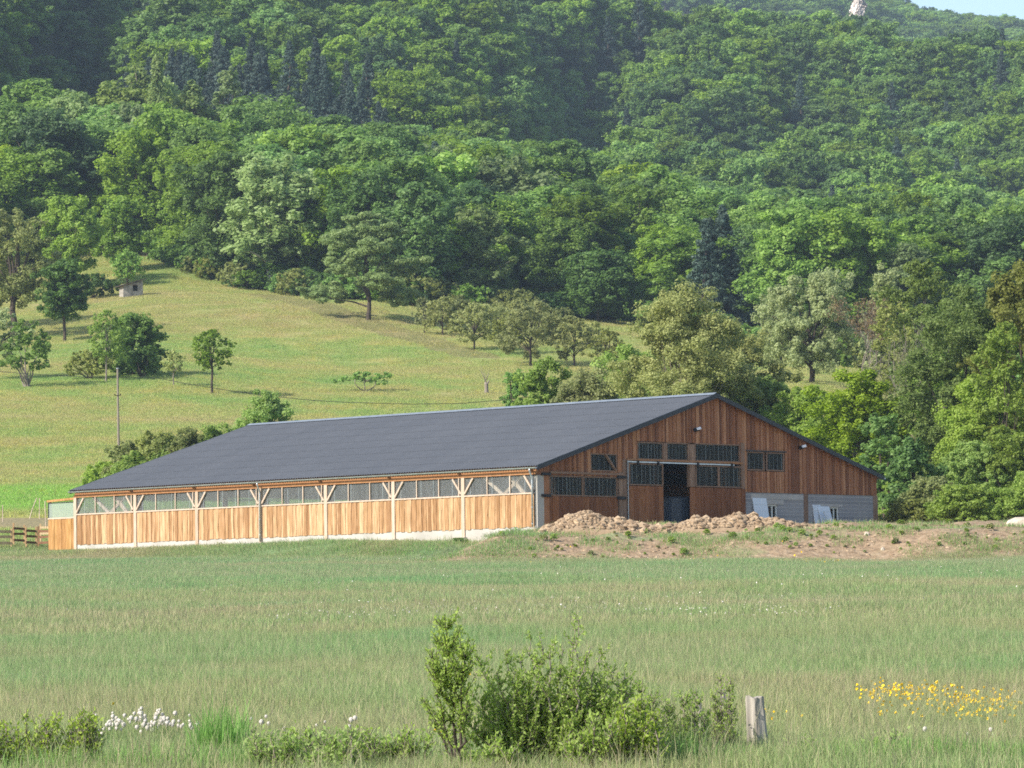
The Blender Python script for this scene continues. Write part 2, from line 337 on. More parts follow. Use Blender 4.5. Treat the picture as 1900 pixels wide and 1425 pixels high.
def H(X, Y):
    X = np.asarray(X, float); Y = np.asarray(Y, float)
    zf = np.interp(Y, [-80, 0, 20, 35, 100, 150, 198, 217, 240, 250], [-2.2, -1.65, -1.2, -.86, 1.0, 2.45, 3.85, 4.62, 5.62, 6.3])
    zf = zf + (vnoise(X * .12 + 9, Y * .07) * .25 + vnoise(X * .5, Y * .3) * .08) * smooth01(Y, 10, 60)
    u = 950 + F * X / np.maximum(Y, 150)
    ci = np.interp(u, COLS, np.arange(len(COLS))); c0 = np.clip(np.floor(ci).astype(int), 0, len(COLS) - 2); fc = ci - c0; fc = fc * fc * (3 - 2 * fc) * .6 + fc * .4
    di = np.interp(Y, DEP, np.arange(len(DEP))); d0 = np.clip(np.floor(di).astype(int), 0, len(DEP) - 2); fd = di - d0
    za = ZT[c0, d0] * (1 - fd) + ZT[c0, d0 + 1] * fd; zb = ZT[c0 + 1, d0] * (1 - fd) + ZT[c0 + 1, d0 + 1] * fd
    zh = za * (1 - fc) + zb * fc
    zh = zh + vnoise(X * .03, Y * .03) * 1.2 * smooth01(Y, 300, 420) + vnoise(X * .024 + 5, Y * .018 + 2) * 20 * smooth01(Y, 770, 930) * (1 - .5 * smooth01(Y, 1180, 1300))
    xc = 4 + (Y - 900) * .072; zh = zh - 34 * smooth01(Y, 850, 960) * (1 - smooth01(Y, 1190, 1262)) * np.exp(-((X - xc) / (9 + (Y - 850) * .02)) ** 2)
    zh = zh - 30 * smooth01(Y, 770, 880) * np.exp(-((X + 92 + (Y - 850) * .02) / 13) ** 2) * (1 - smooth01(Y, 1150, 1250)) + 26 * smooth01(Y, 760, 860) * np.exp(-((X + 122) / 16) ** 2) * (1 - smooth01(Y, 1150, 1250))  # left ravine and unseen ridge beside it, added so the slope falls in shade
    z = zf * (1 - smooth01(Y, 238, 262)) + zh * smooth01(Y, 238, 262)
    # the yard in front of the gable: a raised terrace with an earth bank
    yard = 5.45 + .6 * smooth01(Y, 204, 216) + vnoise(X * .8, Y * .8) * .22 + vnoise(X * 2.3, Y * 2.3) * .1
    edge = 199.2 + vnoise(X * .25, X * 0 + 3) * 2.5
    mk = smooth01(Y - edge, -1.5, 6.0) * smooth01(X - X0 - .34 * (Y - D0), -1.5, 2.0) * (1 - smooth01(Y, 238, 255))
    z = z * (1 - mk) + yard * mk
    # ground beside the long wall and under the barn
    a = -(X - X0) * math.sin(TH) + (Y - D0) * math.cos(TH); b = (X - X0) * math.cos(TH) + (Y - D0) * math.sin(TH)
    wall = B0 - .52 - .34 * (1 - smooth01(a, 0, 14))
    near = smooth01(b, -7, -2.5) * (1 - smooth01(b, 1.0, 3.0)) * smooth01(a, 1.5, 3.0) * (1 - smooth01(a, 37, 42)) * (1 - mk * .8)
    z = z * (1 - near) + wall * near
    ins = smooth01(b, 0, 1.5) * (1 - smooth01(b, 27, 30)) * smooth01(a, .2, 2) * (1 - smooth01(a, 36, 42))
    z = z * (1 - ins) + (B0 - .10) * ins
    return z
def Hs(x, y): return float(H(np.array([x]), np.array([y]))[0])
def at(u, d):                       # world X,Y of photo column u at depth d
    return ((u - 950) * d / F, d)
def vrow(v, u, d): return (HZ - (v - ROLL * (u - 950))) * d / F      # height of photo row v at depth d

EDGE_U = [-900, 0, 130, 250, 330, 480, 620, 800, 1000, 1160, 1300, 1500, 1900, 2800]
EDGE_D = [600, 606, 622, 612, 590, 566, 552, 548, 556, 575, 520, 480, 440, 420]
def forest_edge(u): return np.interp(u, EDGE_U, EDGE_D)

Ys = np.concatenate([np.linspace(-80, 20, 12)[:-1], np.linspace(20, 190, 70)[:-1], np.linspace(190, 262, 130)[:-1], np.linspace(262, 640, 130)[:-1], np.linspace(640, 1300, 90)[:-1], np.linspace(1300, 2950, 50)])
Ss = np.concatenate([np.linspace(-1, -.36, 14)[:-1], np.linspace(-.36, .36, 190), np.linspace(.36, 1, 14)[1:]])
SY, YY = np.meshgrid(Ss, Ys); XX = SY * .34 * np.maximum(YY, 150)
ZZ = H(XX, YY); nr, ncl = XX.shape
V = np.stack([XX, YY, ZZ], -1).reshape(-1, 3); idx = np.arange(nr * ncl).reshape(nr, ncl)
Q = np.stack([idx[:-1, :-1], idx[:-1, 1:], idx[1:, 1:], idx[1:, :-1]], -1).reshape(-1, 4)
me = np_mesh('ground', V, Q, np.full(len(V), .5), [M['ground']], smooth=np.ones(len(Q), bool))
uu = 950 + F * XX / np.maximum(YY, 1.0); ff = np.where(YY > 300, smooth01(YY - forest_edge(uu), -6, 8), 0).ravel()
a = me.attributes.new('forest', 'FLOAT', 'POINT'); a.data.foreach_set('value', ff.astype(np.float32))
ground = link('ground', me); tag(ground, 'meadow and wooded hillside ground', None, None, 'structure')

# ------------------------------------------------------------------ plants
def leaves(cent, rad, m, size, up=.45, flat=1.0, asp=.62, rs=rng, shell=.5):
    """m kite-shaped leaves round every cluster centre -> V, Q, T"""
    n = len(cent); c = np.repeat(cent, m, 0); r = np.repeat(rad, m); N = len(c)
    d = rs.normal(size=(N, 3)); d /= np.linalg.norm(d, axis=1)[:, None]
    rr = r * rs.random(N) ** shell; p = c + d * rr[:, None] * np.array([1, 1, flat])
    nm = d + np.array([0, 0, up]) + rs.normal(size=(N, 3)) * .55; nm /= np.linalg.norm(nm, axis=1)[:, None]
    t = np.cross(nm, rs.normal(size=(N, 3))); t /= np.linalg.norm(t, axis=1)[:, None]; b = np.cross(nm, t)
    s = size * (.6 + .8 * rs.random(N)); L = (s / 2)[:, None]
    V = np.stack([p - t * L, p + b * L * asp - t * L * .1, p + t * L, p - b * L * asp - t * L * .1], 1).reshape(-1, 3)
    T = np.repeat(np.clip(np.repeat(rs.random(n), m) * .6 + rs.random(N) * .4, 0, 1), 4)
    return V, np.arange(N * 4).reshape(-1, 4), T
def tubes(segs, nside=5):
    """segs: list of (p, q, rp, rq) -> V,Q,T"""
    Vs = []; Qs = []; n = 0
    for p, q, rp, rq in segs:
        p = np.array(p, float); q = np.array(q, float); d = q - p; L = np.linalg.norm(d)
        if L < 1e-6: continue
        d /= L; a = np.cross(d, [.3, .9, .1] if abs(d[1]) < .9 else [1, 0, 0]); a /= np.linalg.norm(a); b = np.cross(d, a)
        an = np.arange(nside) * 2 * math.pi / nside; ring = np.cos(an)[:, None] * a + np.sin(an)[:, None] * b
        Vs += [p + ring * rp, q + ring * rq]; k = np.arange(nside)
        Qs.append(np.stack([k, (k + 1) % nside, nside + (k + 1) % nside, nside + k], 1) + n); n += 2 * nside
    V = np.concatenate(Vs); return V, np.concatenate(Qs), np.full(len(V), .5)
def limb(p, q, r1, r2, bend, rs, n=4):
    """curved limb as chain of segments"""
    p = np.array(p, float); q = np.array(q, float); mid = (p + q) / 2 + np.array(bend); out = []; prev = p
    for i in range(1, n + 1):
        t = i / n; pt = (1 - t) ** 2 * p + 2 * t * (1 - t) * mid + t * t * q + (rs.normal(size=3) * .015 * np.linalg.norm(q - p) if i < n else 0)
        out.append((prev, pt, r1 + (r2 - r1) * (i - 1) / n, r1 + (r2 - r1) * t)); prev = pt
    return out

def make_plant(kind, rs, Ht, Wd, leaf, dens=1.0, trunk_h=.2, tr=.03, limbs=14):
    """returns crown (V,Q,T) and wood (V,Q,T), in metres, base at the origin"""
    hw = Wd / 2; segs = []
    if kind in ('round', 'tall', 'loose', 'bush', 'fruit', 'oak', 'umbrella', 'willow'):
        th = Ht * trunk_h; ch = Ht - th; nc = {'round': 190, 'tall': 200, 'loose': 200, 'bush': 130, 'fruit': 120, 'oak': 170, 'umbrella': 50, 'willow': 190}[kind]; nc = int(nc * dens)
        # uneven main lobes carry the clusters
        nl = {'round': 12, 'tall': 13, 'loose': 16, 'bush': 12, 'fruit': 11, 'oak': 13, 'umbrella': 7, 'willow': 13}[kind]
        lob = []
        for i in range(nl):
            an = i * 2.4 + rs.random() * .8; hh = (i + .5) / nl
            prof = {'round': math.sin(math.pi * min(1, hh * .8 + .16)) ** .7, 'tall': (1 - hh) ** .45 * min(1, .5 + hh * 2), 'loose': math.sin(math.pi * (hh * .78 + .15)), 'bush': (1 - hh * hh) ** .5,
                    'fruit': math.sin(math.pi * (hh * .7 + .22)) ** .8, 'oak': (1 - hh) ** .55 * (.85 + .3 * (i % 2)), 'umbrella': 1.0, 'willow': math.sin(math.pi * (hh * .6 + .25)) ** .7}[kind]
            ro = hw * prof * ((.44 if kind in ('round', 'tall') else .55) + .2 * rs.random()); rl = hw * (.50 if kind in ('round', 'tall') else .42 if kind not in ('oak', 'umbrella') else .40) * (.75 + .5 * rs.random())
            if i == nl - 1: ro *= .25
            lob.append((ro * math.cos(an), ro * math.sin(an), th + ch * (.10 + .80 * hh), rl))
        lob = np.array(lob); cs = []; rads = []
        for i in range(nc):
            l = lob[i % nl]; d = rs.normal(size=3); d /= np.linalg.norm(d); q = (.35 + .8 * rs.random())
            vs = {'oak': .38, 'umbrella': .25, 'willow': .9, 'round': .85, 'tall': .95}.get(kind, .68)
            c = l[:3] + d * l[3] * q * np.array([1, 1, vs]); c[2] = min(max(c[2], th * .8 + .03 * Ht), Ht * .96)
            cs.append(c); rads.append(l[3] * (.16 + .24 * rs.random()) * (1.15 if kind in ('round', 'tall') else .95))
        cs = np.array(cs); rads = np.array(rads)
        area = 4 * (rads ** 2).mean() * 3.14; mleaf = max(6, int(area / (leaf * leaf * .4) * {'loose': .62, 'fruit': .8, 'oak': 1.1, 'willow': .8, 'bush': .85, 'umbrella': .9}.get(kind, 1.0)))
        mleaf = min(mleaf, 380)
        crown = leaves(cs, rads, mleaf, leaf, flat=1.0 if kind in ('round', 'tall') else .85 if kind not in ('oak', 'umbrella') else .5, rs=rs, shell=.55)
        cv = crown[0]; ex = np.percentile(np.abs(cv[:, :2]), 97.5); f_ = hw / ex; ft = Ht / np.percentile(cv[:, 2], 99.7)
        f_ = min(max(f_, .7), 1.8); cv[:, :2] *= f_; cv[:, 2] *= ft; cs[:, :2] *= f_; cs[:, 2] *= ft
        tb = np.array([0, 0, th]); lean = rs.normal(size=2) * .03 * Ht
        if kind in ('bush',):
            for i in range(limbs): segs += limb((rs.normal() * .03 * Wd, rs.normal() * .03 * Wd, 0), cs[rs.integers(nc)], tr * Ht * .5, tr * Ht * .12, (0, 0, .1 * Ht), rs)
        else:
            top = np.array([lean[0], lean[1], Ht * .82]) if kind != 'umbrella' else np.array([0, 0, Ht * .7])
            if kind == 'umbrella':
                for s_ in (-1, 0, 1): segs += limb((0, 0, .05), (s_ * hw * .45, rs.normal() * .2, Ht * .62), tr * Ht, tr * Ht * .5, (s_ * hw * .35, 0, -.1 * Ht), rs)
            else:
                segs += limb((0, 0, -.3), tb, tr * Ht, tr * Ht * .82, (lean[0] * .3, lean[1] * .3, 0), rs); segs += limb(tb, top, tr * Ht * .82, tr * Ht * .15, (0, 0, 0), rs, 5)
            for i in range(limbs):
                c = cs[rs.integers(nc)]; z = th + (min(c[2], Ht * .8) - th) * (.15 + .4 * rs.random()); s0 = tb + (top - tb) * max(0, (z - th) / (top[2] - th))
                segs += limb(s0, c, tr * Ht * .38, tr * Ht * .08, (0, 0, .05 * Ht), rs)
        return crown, tubes(segs)
    if kind == 'conifer':
        cs = []; rads = []
        n = int(60 * dens)
        for i in range(n):
            h = .06 + .92 * (i / n); r = hw * (1 - h) * .95 + .10; an = rs.random() * 6.283
            q = .25 + .75 * rs.random() ** .6; cs.append((r * q * math.cos(an), r * q * math.sin(an), Ht * h - .12 * r)); rads.append(.20 * hw * (1.15 - h) + .12)
        cr = leaves(np.array(cs), np.array(rads), 46, leaf, up=.1, flat=.65, asp=.35, rs=rs, shell=.45)
        return cr, tubes(limb((0, 0, -.3), (0, 0, Ht * .97), tr * Ht, .04, (0, 0, 0), rs))
    if kind == 'poplar':
        n = int(60 * dens); hs = rs.random(n) * .9 + .08; r = hw * np.minimum(1, (1 - hs) * 3.0) * .55; an = rs.random(n) * 6.28
        cs = np.stack([r * np.cos(an), r * np.sin(an), hs * Ht], 1); rads = np.full(n, hw * .5) * (.7 + .5 * rs.random(n))
        cr = leaves(cs, rads, 70, leaf, flat=1.6, rs=rs); return cr, tubes(limb((0, 0, -.3), (0, 0, Ht * .95), tr * Ht, .05, (0, 0, 0), rs))
    if kind == 'bare':
        def rec(p, d, L, r, dep):
            q = p + d * L; segs.extend(limb(p, q, r, r * .62, rs.normal(size=3) * L * .08, rs, 3))
            if dep == 0: tips.append(q); return
            for _ in range(3 if dep > 1 else 4):
                nd = d + rs.normal(size=3) * .42 + np.array([0, 0, .12]); nd /= np.linalg.norm(nd); rec(q if _ else p + d * L * .7, nd, L * (.62 + .25 * rs.random()), r * .58, dep - 1)
        tips = []
        for _ in range(max(1, limbs)):
            d = np.array([rs.normal() * .22, rs.normal() * .22, 1.0]); d /= np.linalg.norm(d); rec(np.array([rs.normal() * hw * .3, rs.normal() * hw * .3, -.2]), d, Ht * .34, tr * Ht, 4)
        tips = np.array(tips); cr = leaves(tips[::2], np.full(len(tips[::2]), leaf * 2.5), max(1, int(6 * dens)), leaf, rs=rs)
        return cr, tubes(segs, 4)

def plant_thing(name, kind, seed, loc, Ht, Wd, leaf, mat, bark, label, cat='tree', group=None, parts=('crown', 'trunk'), **kw):
    rs = np.random.default_rng(seed); cr, wd = make_plant(kind, rs, Ht, Wd, leaf, **kw)
    t = empty(name, loc, rs.random() * 6.28)
    link(parts[0], np_mesh(name + '_' + parts[0], *cr, [mat]), t); link(parts[1], np_mesh(name + '_' + parts[1], *wd, [bark]), t)
    tag(t, label, cat, group); return t
def tree_at(name, kind, u, vtop, wpx, d, mat, bark, label, leaf=None, base_v=None, **kw):
    X, Y = at(u, d); g = Hs(X, Y); Ht = vrow(vtop, u, d) - g; Wd = wpx * d / F
    if leaf is None: leaf = max(.13, d * .00060)
    seed = int(u * 7 + vtop * 3 + d)
    return plant_thing(name, kind, seed, (X, Y, g - .05), Ht, Wd, leaf, M[mat], M[bark], label, **kw)

# ------------------------------------------------------------------ barn (local x = across the gable, y = along the long side, z up)
barn = empty('barn', (X0, D0, B0), TH)
tag(barn, 'long low timber barn with grey corrugated roof, sunlit slab board side and brown gable', 'barn')
LB = 35.0
def zroof(b): return 6.9 - .298 * abs(b - 13.0)
def boards(mb, axis, s0, s1, zlo, zhi, width, off, rs, openings=(), breaks=(), wob=.016, ends=.0, tr=(0, 1), top=None):
    bk = sorted(set([s0, s1] + [x for x in breaks if s0 < x < s1])); edges = []
    for q0, q1 in zip(bk[:-1], bk[1:]):
        n = max(1, round((q1 - q0) / width)); ww = .6 + .8 * rs.random(n); ww = ww / ww.sum() * (q1 - q0); c = q0 + np.concatenate([[0], np.cumsum(ww)]); edges += list(zip(c[:-1], c[1:]))
    for i, (e0, e1) in enumerate(edges):
        mid = (e0 + e1) / 2; zt = zhi(mid) if callable(zhi) else zhi; iv = [(zlo, zt)]
        for (o0, o1, oz0, oz1) in openings:
            if o0 - .01 <= mid <= o1 + .01:
                nv = []
                for lo, hi in iv:
                    if oz0 > lo: nv.append((lo, min(hi, oz0)))
                    if oz1 < hi: nv.append((max(lo, oz1), hi))
                    
                iv = [x for x in nv if x[1] - x[0] > .04]
        t = tr[0] + (tr[1] - tr[0]) * rs.random(); f = off + (.024 if i % 2 else .0) + .004 * rs.random(); lap = .012 if i % 2 else 0
        for lo, hi in iv:
            n = 6; zs = np.linspace(lo - (ends * rs.random() if lo == zlo else 0), hi, n); h0 = [None, None]
            if callable(zhi) and hi == zt: h0 = [min(zhi(e0), zhi(mid) + .2), min(zhi(e1), zhi(mid) + .2)]
            ph = rs.random() * 6; sw = rs.normal(size=(2, n)) * wob * .6 + wob * np.sin(ph + zs * 2.2); fr = []; bkv = []
            for j, z in enumerate(zs):
                for sd, e in ((0, e0 - lap), (1, e1 + lap)):
                    zz = z if not (j == n - 1 and h0[sd] is not None) else h0[sd]
                    s = e + sw[sd][j] * (1 if i % 2 else .2)
                    fr.append((s, -f, zz) if axis == 'g' else (-f, s, zz)); bkv.append((s, -f + .03, zz) if axis == 'g' else (-f + .03, s, zz))
            fs = []; o = 2 * n
            for j in range(n - 1):
                a0, a1, b0, b1 = 2 * j, 2 * j + 1, 2 * j + 2, 2 * j + 3
                fs += [(a0, a1, b1, b0), (a0, b0, b0 + o, a0 + o), (a1, a1 + o, b1 + o, b1)]
            fs += [(0, o, o + 1, 1), (2 * n - 2, 2 * n - 1, o + 2 * n - 1, o + 2 * n - 2)]
            mb.grid(fr + bkv, fs, t)

# roof slopes: corrugated sheets lapped in courses
def roof_slope(side):
    mb = MB(); per = .178; na = int(35.55 / per) * 6; ys = np.linspace(-.34, 35.2, na + 1); amp = .024 * np.cos(np.arange(na + 1) * 2 * math.pi / 6)
    courses = 9
    for cidx in range(courses):
        t0, t1 = cidx / courses, (cidx + 1) / courses + .008
        vs = []
        for t, lift in ((t0, .016), (min(t1, 1.0), .0)):
            b = -.30 + 13.3 * t
            if side: bb = 26.0 - b
            else: bb = b
            z = zroof(b) + lift
            vs += [(bb, y, z + am) for y, am in zip(ys, amp)]
        n = na + 1; mb.grid(vs, [((j, j + 1, n + j + 1, n + j) if side else (j + 1, j, n + j, n + j + 1)) for j in range(na)], .5)
    o = mb.build('roof', M['roof'], barn, smooth=True); return o
rf = roof_slope(0); roof_slope(1)['label'] = 'roof slope on the tree side'
rf['label'] = 'long grey corrugated roof slope facing the meadow'
mb = MB(); cap = []
for y in np.linspace(-.36, 35.22, 41):
    cap += [(12.72, y, 6.87), (12.86, y, 6.93 + .006 * rng.normal()), (13.0, y, 6.99), (13.14, y, 6.93), (13.28, y, 6.87)]
mb.grid(cap, [(i * 5 + j, i * 5 + j + 1, i * 5 + j + 6, i * 5 + j + 5) for i in range(40) for j in range(4)]); mb.build('ridge_cap', M['ridge'], barn)
for y0, y1 in ((-.385, -.345), (35.205, 35.245)):      # dark rake trims
    for sg in (0, 1):
        mb = MB(); pts = []
        for b in ((-.30, 13.0) if not sg else (26.30, 13.0)):
            for y in (y0, y1):
                pts += [(b, y, zroof(b) + .035), (b, y, zroof(b) - .20)]
        mb.grid(pts, [(0, 1, 5, 4), (2, 6, 7, 3), (0, 4, 6, 2), (1, 3, 7, 5), (0, 2, 3, 1), (4, 5, 7, 6)]); mb.build('rake_trim', M['dark_trim'], barn)
mb = MB()                                               # purlins under the overhang
for b in (.1, 2.3, 4.5, 6.7, 8.9, 11.1, 14.9, 17.1, 19.3, 21.5, 23.7, 25.9): mb.box(b - .05, b + .05, -.32, 35.15, zroof(b) - .19, zroof(b) - .045, .4)
mb.build('purlins', M['beam'], barn)
def gutter(bx, name='gutter'):
    mb = MB(); prof = [(math.cos(a) * .075, math.sin(a) * .075) for a in np.linspace(math.pi, 2 * math.pi, 8)]; z = zroof(-.3) - .06
    vs = []
    for y in (-.36, 35.22): vs += [(bx + px, y, z + pz) for px, pz in prof]
    mb.grid(vs, [(j, j + 1, 9 + j, 8 + j) for j in range(7)]); mb.grid(vs[:8], [tuple(range(8))]); mb.grid(vs[8:], [tuple(range(8))[::-1]])
    vs2 = [(x + (.006 if x > bx else -.006), y, zz - .004) for x, y, zz in vs]; mb.grid(vs2, [(8 + j, 9 + j, j + 1, j) for j in range(7)])
    return mb.build(name, M['zinc'], barn)
gutter(-.37); gutter(26.37)
def downpipe(y, zb, bx=-.17, s=-1, label=None):
    mb = MB(); g = -.37 if s < 0 else 26.37; z = zroof(-.3) - .12
    mb.tube([(g, y, z + .02), (g, y, z - .10), (g + (bx - g) * .25, y, z - .2), (bx, y, z - .46), (bx, y, z - .62), (bx, y, zb)], .045, 8, .5)
    o = mb.build('downpipe', M['zinc'], barn, smooth=True)
    for zz in (1.9, .9, .1): mb = MB(); mb.tube([(bx, y, zz), (bx, y, zz + .04)], .055, 8); mb.build('pipe_clip', M['zinc'], o)
downpipe(19.93, -.25, -.2); downpipe(.10, -.05, -.2); downpipe(.3, 0, 26.2, 1)

# long side: posts, beams, slab board panels, glazing, braces, plinth
mb = MB(); mb.box(-.06, .10, -.05, 35.1, 2.60, 2.80, .5); mb.build('eave_beam', M['beam'], barn)
mb = MB(); mb.box(-.13, -.065, -.05, 35.1, 2.54, 2.66, .75); mb.build('fascia_board', M['beam'], barn)
for i in range(8):
    y = i * 5.0; mb = MB()
    if i == 0: continue
    mb.box(-.125, .12, y - .11, y + .11, -.30 - .12 * (i in (1, 2)), 2.54, .35 + .5 * rng.random()); p = mb.build('post', M['pale'], barn)
    if i in (1, 2, 3):
        mb = MB(); vs = []
        for z, e in ((-.95, .30), (-.42 + .05 * (i - 1), .22)): vs += [(-.16 - e * .5, y - e, z), (.12, y - e, z), (.12, y + e, z), (-.16 - e * .5, y + e, z)]
        mb.grid(vs, [(0, 1, 5, 4), (1, 2, 6, 5), (2, 3, 7, 6), (3, 0, 4, 7), (4, 5, 6, 7)]); mb.build('post_footing', M['concrete'], barn)
mb = MB(); mb.box(-.06, .12, -.02, 35.1, -1.3, .02); mb.build('plinth', M['concrete'], barn)
rsb = np.random.default_rng(11)
for i in range(7):
    y0, y1 = i * 5 + .12, i * 5 + 4.88
    if i == 0: y0 = .12
    mb = MB(); boards(mb, 'l', y0, y1, .0, 1.58, .19, .075, rsb, wob=.014, ends=.07); pn = mb.build('board_panel', M['slab'], barn)
    mb = MB(); mb.box(-.13, -.02, y0, y1, 1.585, 1.655, .8); mb.build('top_rail', M['pale'], pn)
    # glazing: corrugated clear sheet
    n = int((y1 - y0) / .019); ys = np.linspace(y0, y1, n); xs = -.045 + .009 * np.cos(np.arange(n) * 2 * math.pi / 4); vs = [(x, y, z) for z in (1.655, 2.535) for x, y in zip(xs, ys)]
    mb = MB(); mb.grid(vs, [(j, j + 1, n + j + 1, n + j) for j in range(n - 1)])
    for q in range(4):
        yy = y0 + (q + .3 + .4 * rsb.random()) * (y1 - y0) / 4; mb.box(-.064, -.058, yy, yy + .02, 1.66, 2.53, mi=1)
    gl = mb.build('glazing', [M['pc'], M['rib']], barn)
    for yy in [y0 + (y1 - y0) * q / 3 for q in (1, 2)] + ([y0 + .165] if i > 0 else []):
        mb = MB(); mb.box(-.125, -.068, yy - .027, yy + .027, 1.656, 2.538, .75); mb.build('mullion', M['pale'], gl)
    for s_ in (0, 1):
        yy = y0 - .02 if not s_ else y1 + .02; d = 1 if not s_ else -1
        mb = MB(); mb.beam((-.105, yy + d * .03, 1.74), (-.105, yy + d * .62, 2.50), .075, .09, .75); mb.build('knee_brace', M['pale'], barn)
    if i in (0, 6):
        mb = MB(); mb.beam((.25, y0 + .9, 1.6), (.25, y0 + 2.2, 2.75), .1, .2, .55); mb.beam((.25, y1 - .7, 1.6), (.25, y1 - 2.1, 2.75), .1, .2, .55) if False else None
        mb.beam((.30, y1 - .9, 2.6), (.30, y1 - 2.4, 1.55), .1, .17, .9); mb.beam((.30, y0 + 1.0, 2.6), (.30, y0 + 2.5, 1.55), .1, .17, .35); mb.build('cross_brace', M['pale'], barn)
for yy in (.12, 5.15, 10.2, 15.3, 20.4, 25.1, 30.2):
    mb = MB(); mb.box(-.26, -.05, yy, yy + .08, 2.68, 2.78, .9); mb.build('rafter_end', M['beam'], barn)

# gable wall
OP = [(.0, 5.85, -1, 2.52), (3.84, 5.78, 2.79, 3.66), (5.85, 6.45, -1, 2.62), (6.45, 15.40, -1, 3.42), (7.28, 15.08, 3.42, 4.36), (15.55, 18.6, 3.03, 4.08), (15.40, 26.0, -1, 1.93)]
rsg = np.random.default_rng(5)
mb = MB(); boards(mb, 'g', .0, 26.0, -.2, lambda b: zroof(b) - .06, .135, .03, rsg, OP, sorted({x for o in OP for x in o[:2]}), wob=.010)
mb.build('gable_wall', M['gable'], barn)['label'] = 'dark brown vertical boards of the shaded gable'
def ribbed_pane(mb, b0, b1, z0, z1, y, step, rs, mi=1):
    mb.poly([(b0, y, z0), (b1, y, z0), (b1, y, z1), (b0, y, z1)])
    x = b0 + step * .5
    while x < b1 - .05:
        ww = .012 + .02 * rs.random() * (rs.random() < .4); mb.box(x, x + ww, y - .012, y - .002, z0, z1, mi=mi); x += step * (.75 + .5 * rs.random())
def window(b0, b1, z0, z1, step, y=-.02, frame=.05, fm='paleg', parent=None, ft=.5, name='window'):
    mb = MB(); f = frame; yo = y - .05
    mb.box(b0 - f, b1 + f, yo, y + .02, z0 - f, z0, ft); mb.box(b0 - f, b1 + f, yo, y + .02, z1, z1 + f, ft); mb.box(b0 - f, b0, yo, y + .02, z0, z1, ft); mb.box(b1, b1 + f, yo, y + .02, z0, z1, ft)
    o = mb.build(name, M[fm], parent or barn); mb = MB(); ribbed_pane(mb, b0, b1, z0, z1, y, step, rsg); mb.build('pane', [M['glass'], M['grib']], o); return o
# corner post, hinged double door at the left
mb = MB(); mb.box(.0, .47, -.06, .11, -1.0, 2.5, .4); mb.build('corner_post', M['concrete'], barn)
mb = MB(); mb.box(.47, .86, -.05, .1, -.3, 2.52, .6); mb.build('door_jamb', M['gable'], barn)
for (b0, b1) in ((.88, 3.28), (3.31, 5.78)):
    mb = MB(); boards(mb, 'g', b0, b1, -.2, 1.49, .42, .02, rsg, wob=.002, tr=(0, .8)); mb.box(b0, b1, .0, .03, -.2, 1.49, .3); dl = mb.build('door_leaf', M['door'], barn)
    window(b0 + .06, b1 - .06, 1.56, 2.45, .27, -.01, .055, parent=dl, name='door_window')
for (b0, b1, z) in ((.28, .9, 2.56), (.28, .9, 1.50), (5.72, 6.3, 2.51), (5.72, 6.3, 1.47)):
    mb = MB(); mb.box(b0, b1, -.16, -.075, z - .07, z + .07); mb.build('strap_hinge', M['iron'], barn)
mb = MB(); mb.box(.9, 6.2, -.13, -.07, 2.60, 2.70, .6); mb.build('lintel_board', M['paleg'], barn)
wb = window(3.9, 5.72, 2.84, 3.61, .42, -.01, .055); mb = MB(); mb.beam((4.9, -.075, 3.62), (5.62, -.075, 2.83), .06, .16, .8, up=(0, 1, 0)); mb.build('diagonal_brace', M['paleg'], wb)
mb = MB(); mb.box(5.88, 6.12, -.09, .12, -.3, 2.75, .9); mb.box(6.16, 6.46, -.07, .12, -.3, 3.40, .55); mb.build('gable_post', M['paleg'], barn)
# sliding doors and the open doorway
mb = MB(); mb.box(6.40, 14.45, -.20, -.155, 3.27, 3.33, .5); mb.build('sliding_rail', M['zinc'], barn)
mb = MB(); mb.box(6.46, 6.49, -.15, -.10, -.2, 3.36); mb.build('rail_stop', M['zinc'], barn)
mb = MB(); mb.box(6.5, 15.2, -.12, .05, 3.36, 3.46, .7); mb.build('door_lintel', M['beam'], barn)
mb = MB(); boards(mb, 'g', 6.56, 9.10, -.2, 2.10, .36, .115, rsg, wob=.002, tr=(.2, 1)); mb.box(6.56, 9.1, -.10, -.06, -.2, 2.10, .3); dl = mb.build('sliding_door', M['door'], barn)
window(6.62, 9.03, 2.19, 3.18, .33, -.10, .06, parent=dl, name='door_window')
mb = MB(); boards(mb, 'g', 11.14, 15.34, -.2, 2.10, .36, .115, rsg, wob=.002, tr=(.1, .9)); mb.box(11.14, 15.34, -.10, -.06, -.2, 2.10, .3); dr = mb.build('sliding_door', M['door'], barn)
window(11.60, 13.25, 2.19, 3.18, .55, -.10, .06, parent=dr, name='door_window'); window(13.38, 15.05, 2.19, 3.18, .30, -.10, .06, parent=dr, name='door_window')
for x in (7.1, 8.6, 11.6, 14.2):
    mb = MB(); mb.box(x, x + .12, -.24, -.19, 3.16, 3.38); mb.build('rail_hanger', M['iron'], barn)
mb = MB(); mb.box(11.15, 11.52, -.22 + .11, .12, 2.13, 4.30, .8); mb.box(15.1, 15.38, -.10, .12, 1.95, 4.45, .8); mb.build('gable_post', M['paleg'], barn)
window(7.34, 9.16, 3.50, 4.27, .21, -.01, .06); window(9.52, 11.02, 3.50, 4.29, .25, -.01, .06); window(11.66, 15.0, 3.51, 4.31, .31, -.01, .06)
mb = MB()
for x in (9.22, 11.02): mb.box(x, x + .16 if x > 11 else x + .24, -.09, .1, 3.46, 4.33, .6)
mb.build('window_post', M['paleg'], barn)
for x0, x1 in ((15.64, 16.9), (17.2, 18.46)): window(x0, x1, 3.13, 3.97, .34, -.01, .07)
mb = MB(); mb.box(15.5, 18.68, -.13, -.08, 4.05, 4.10, .1); mb.build('window_head', M['dark_trim'], barn)
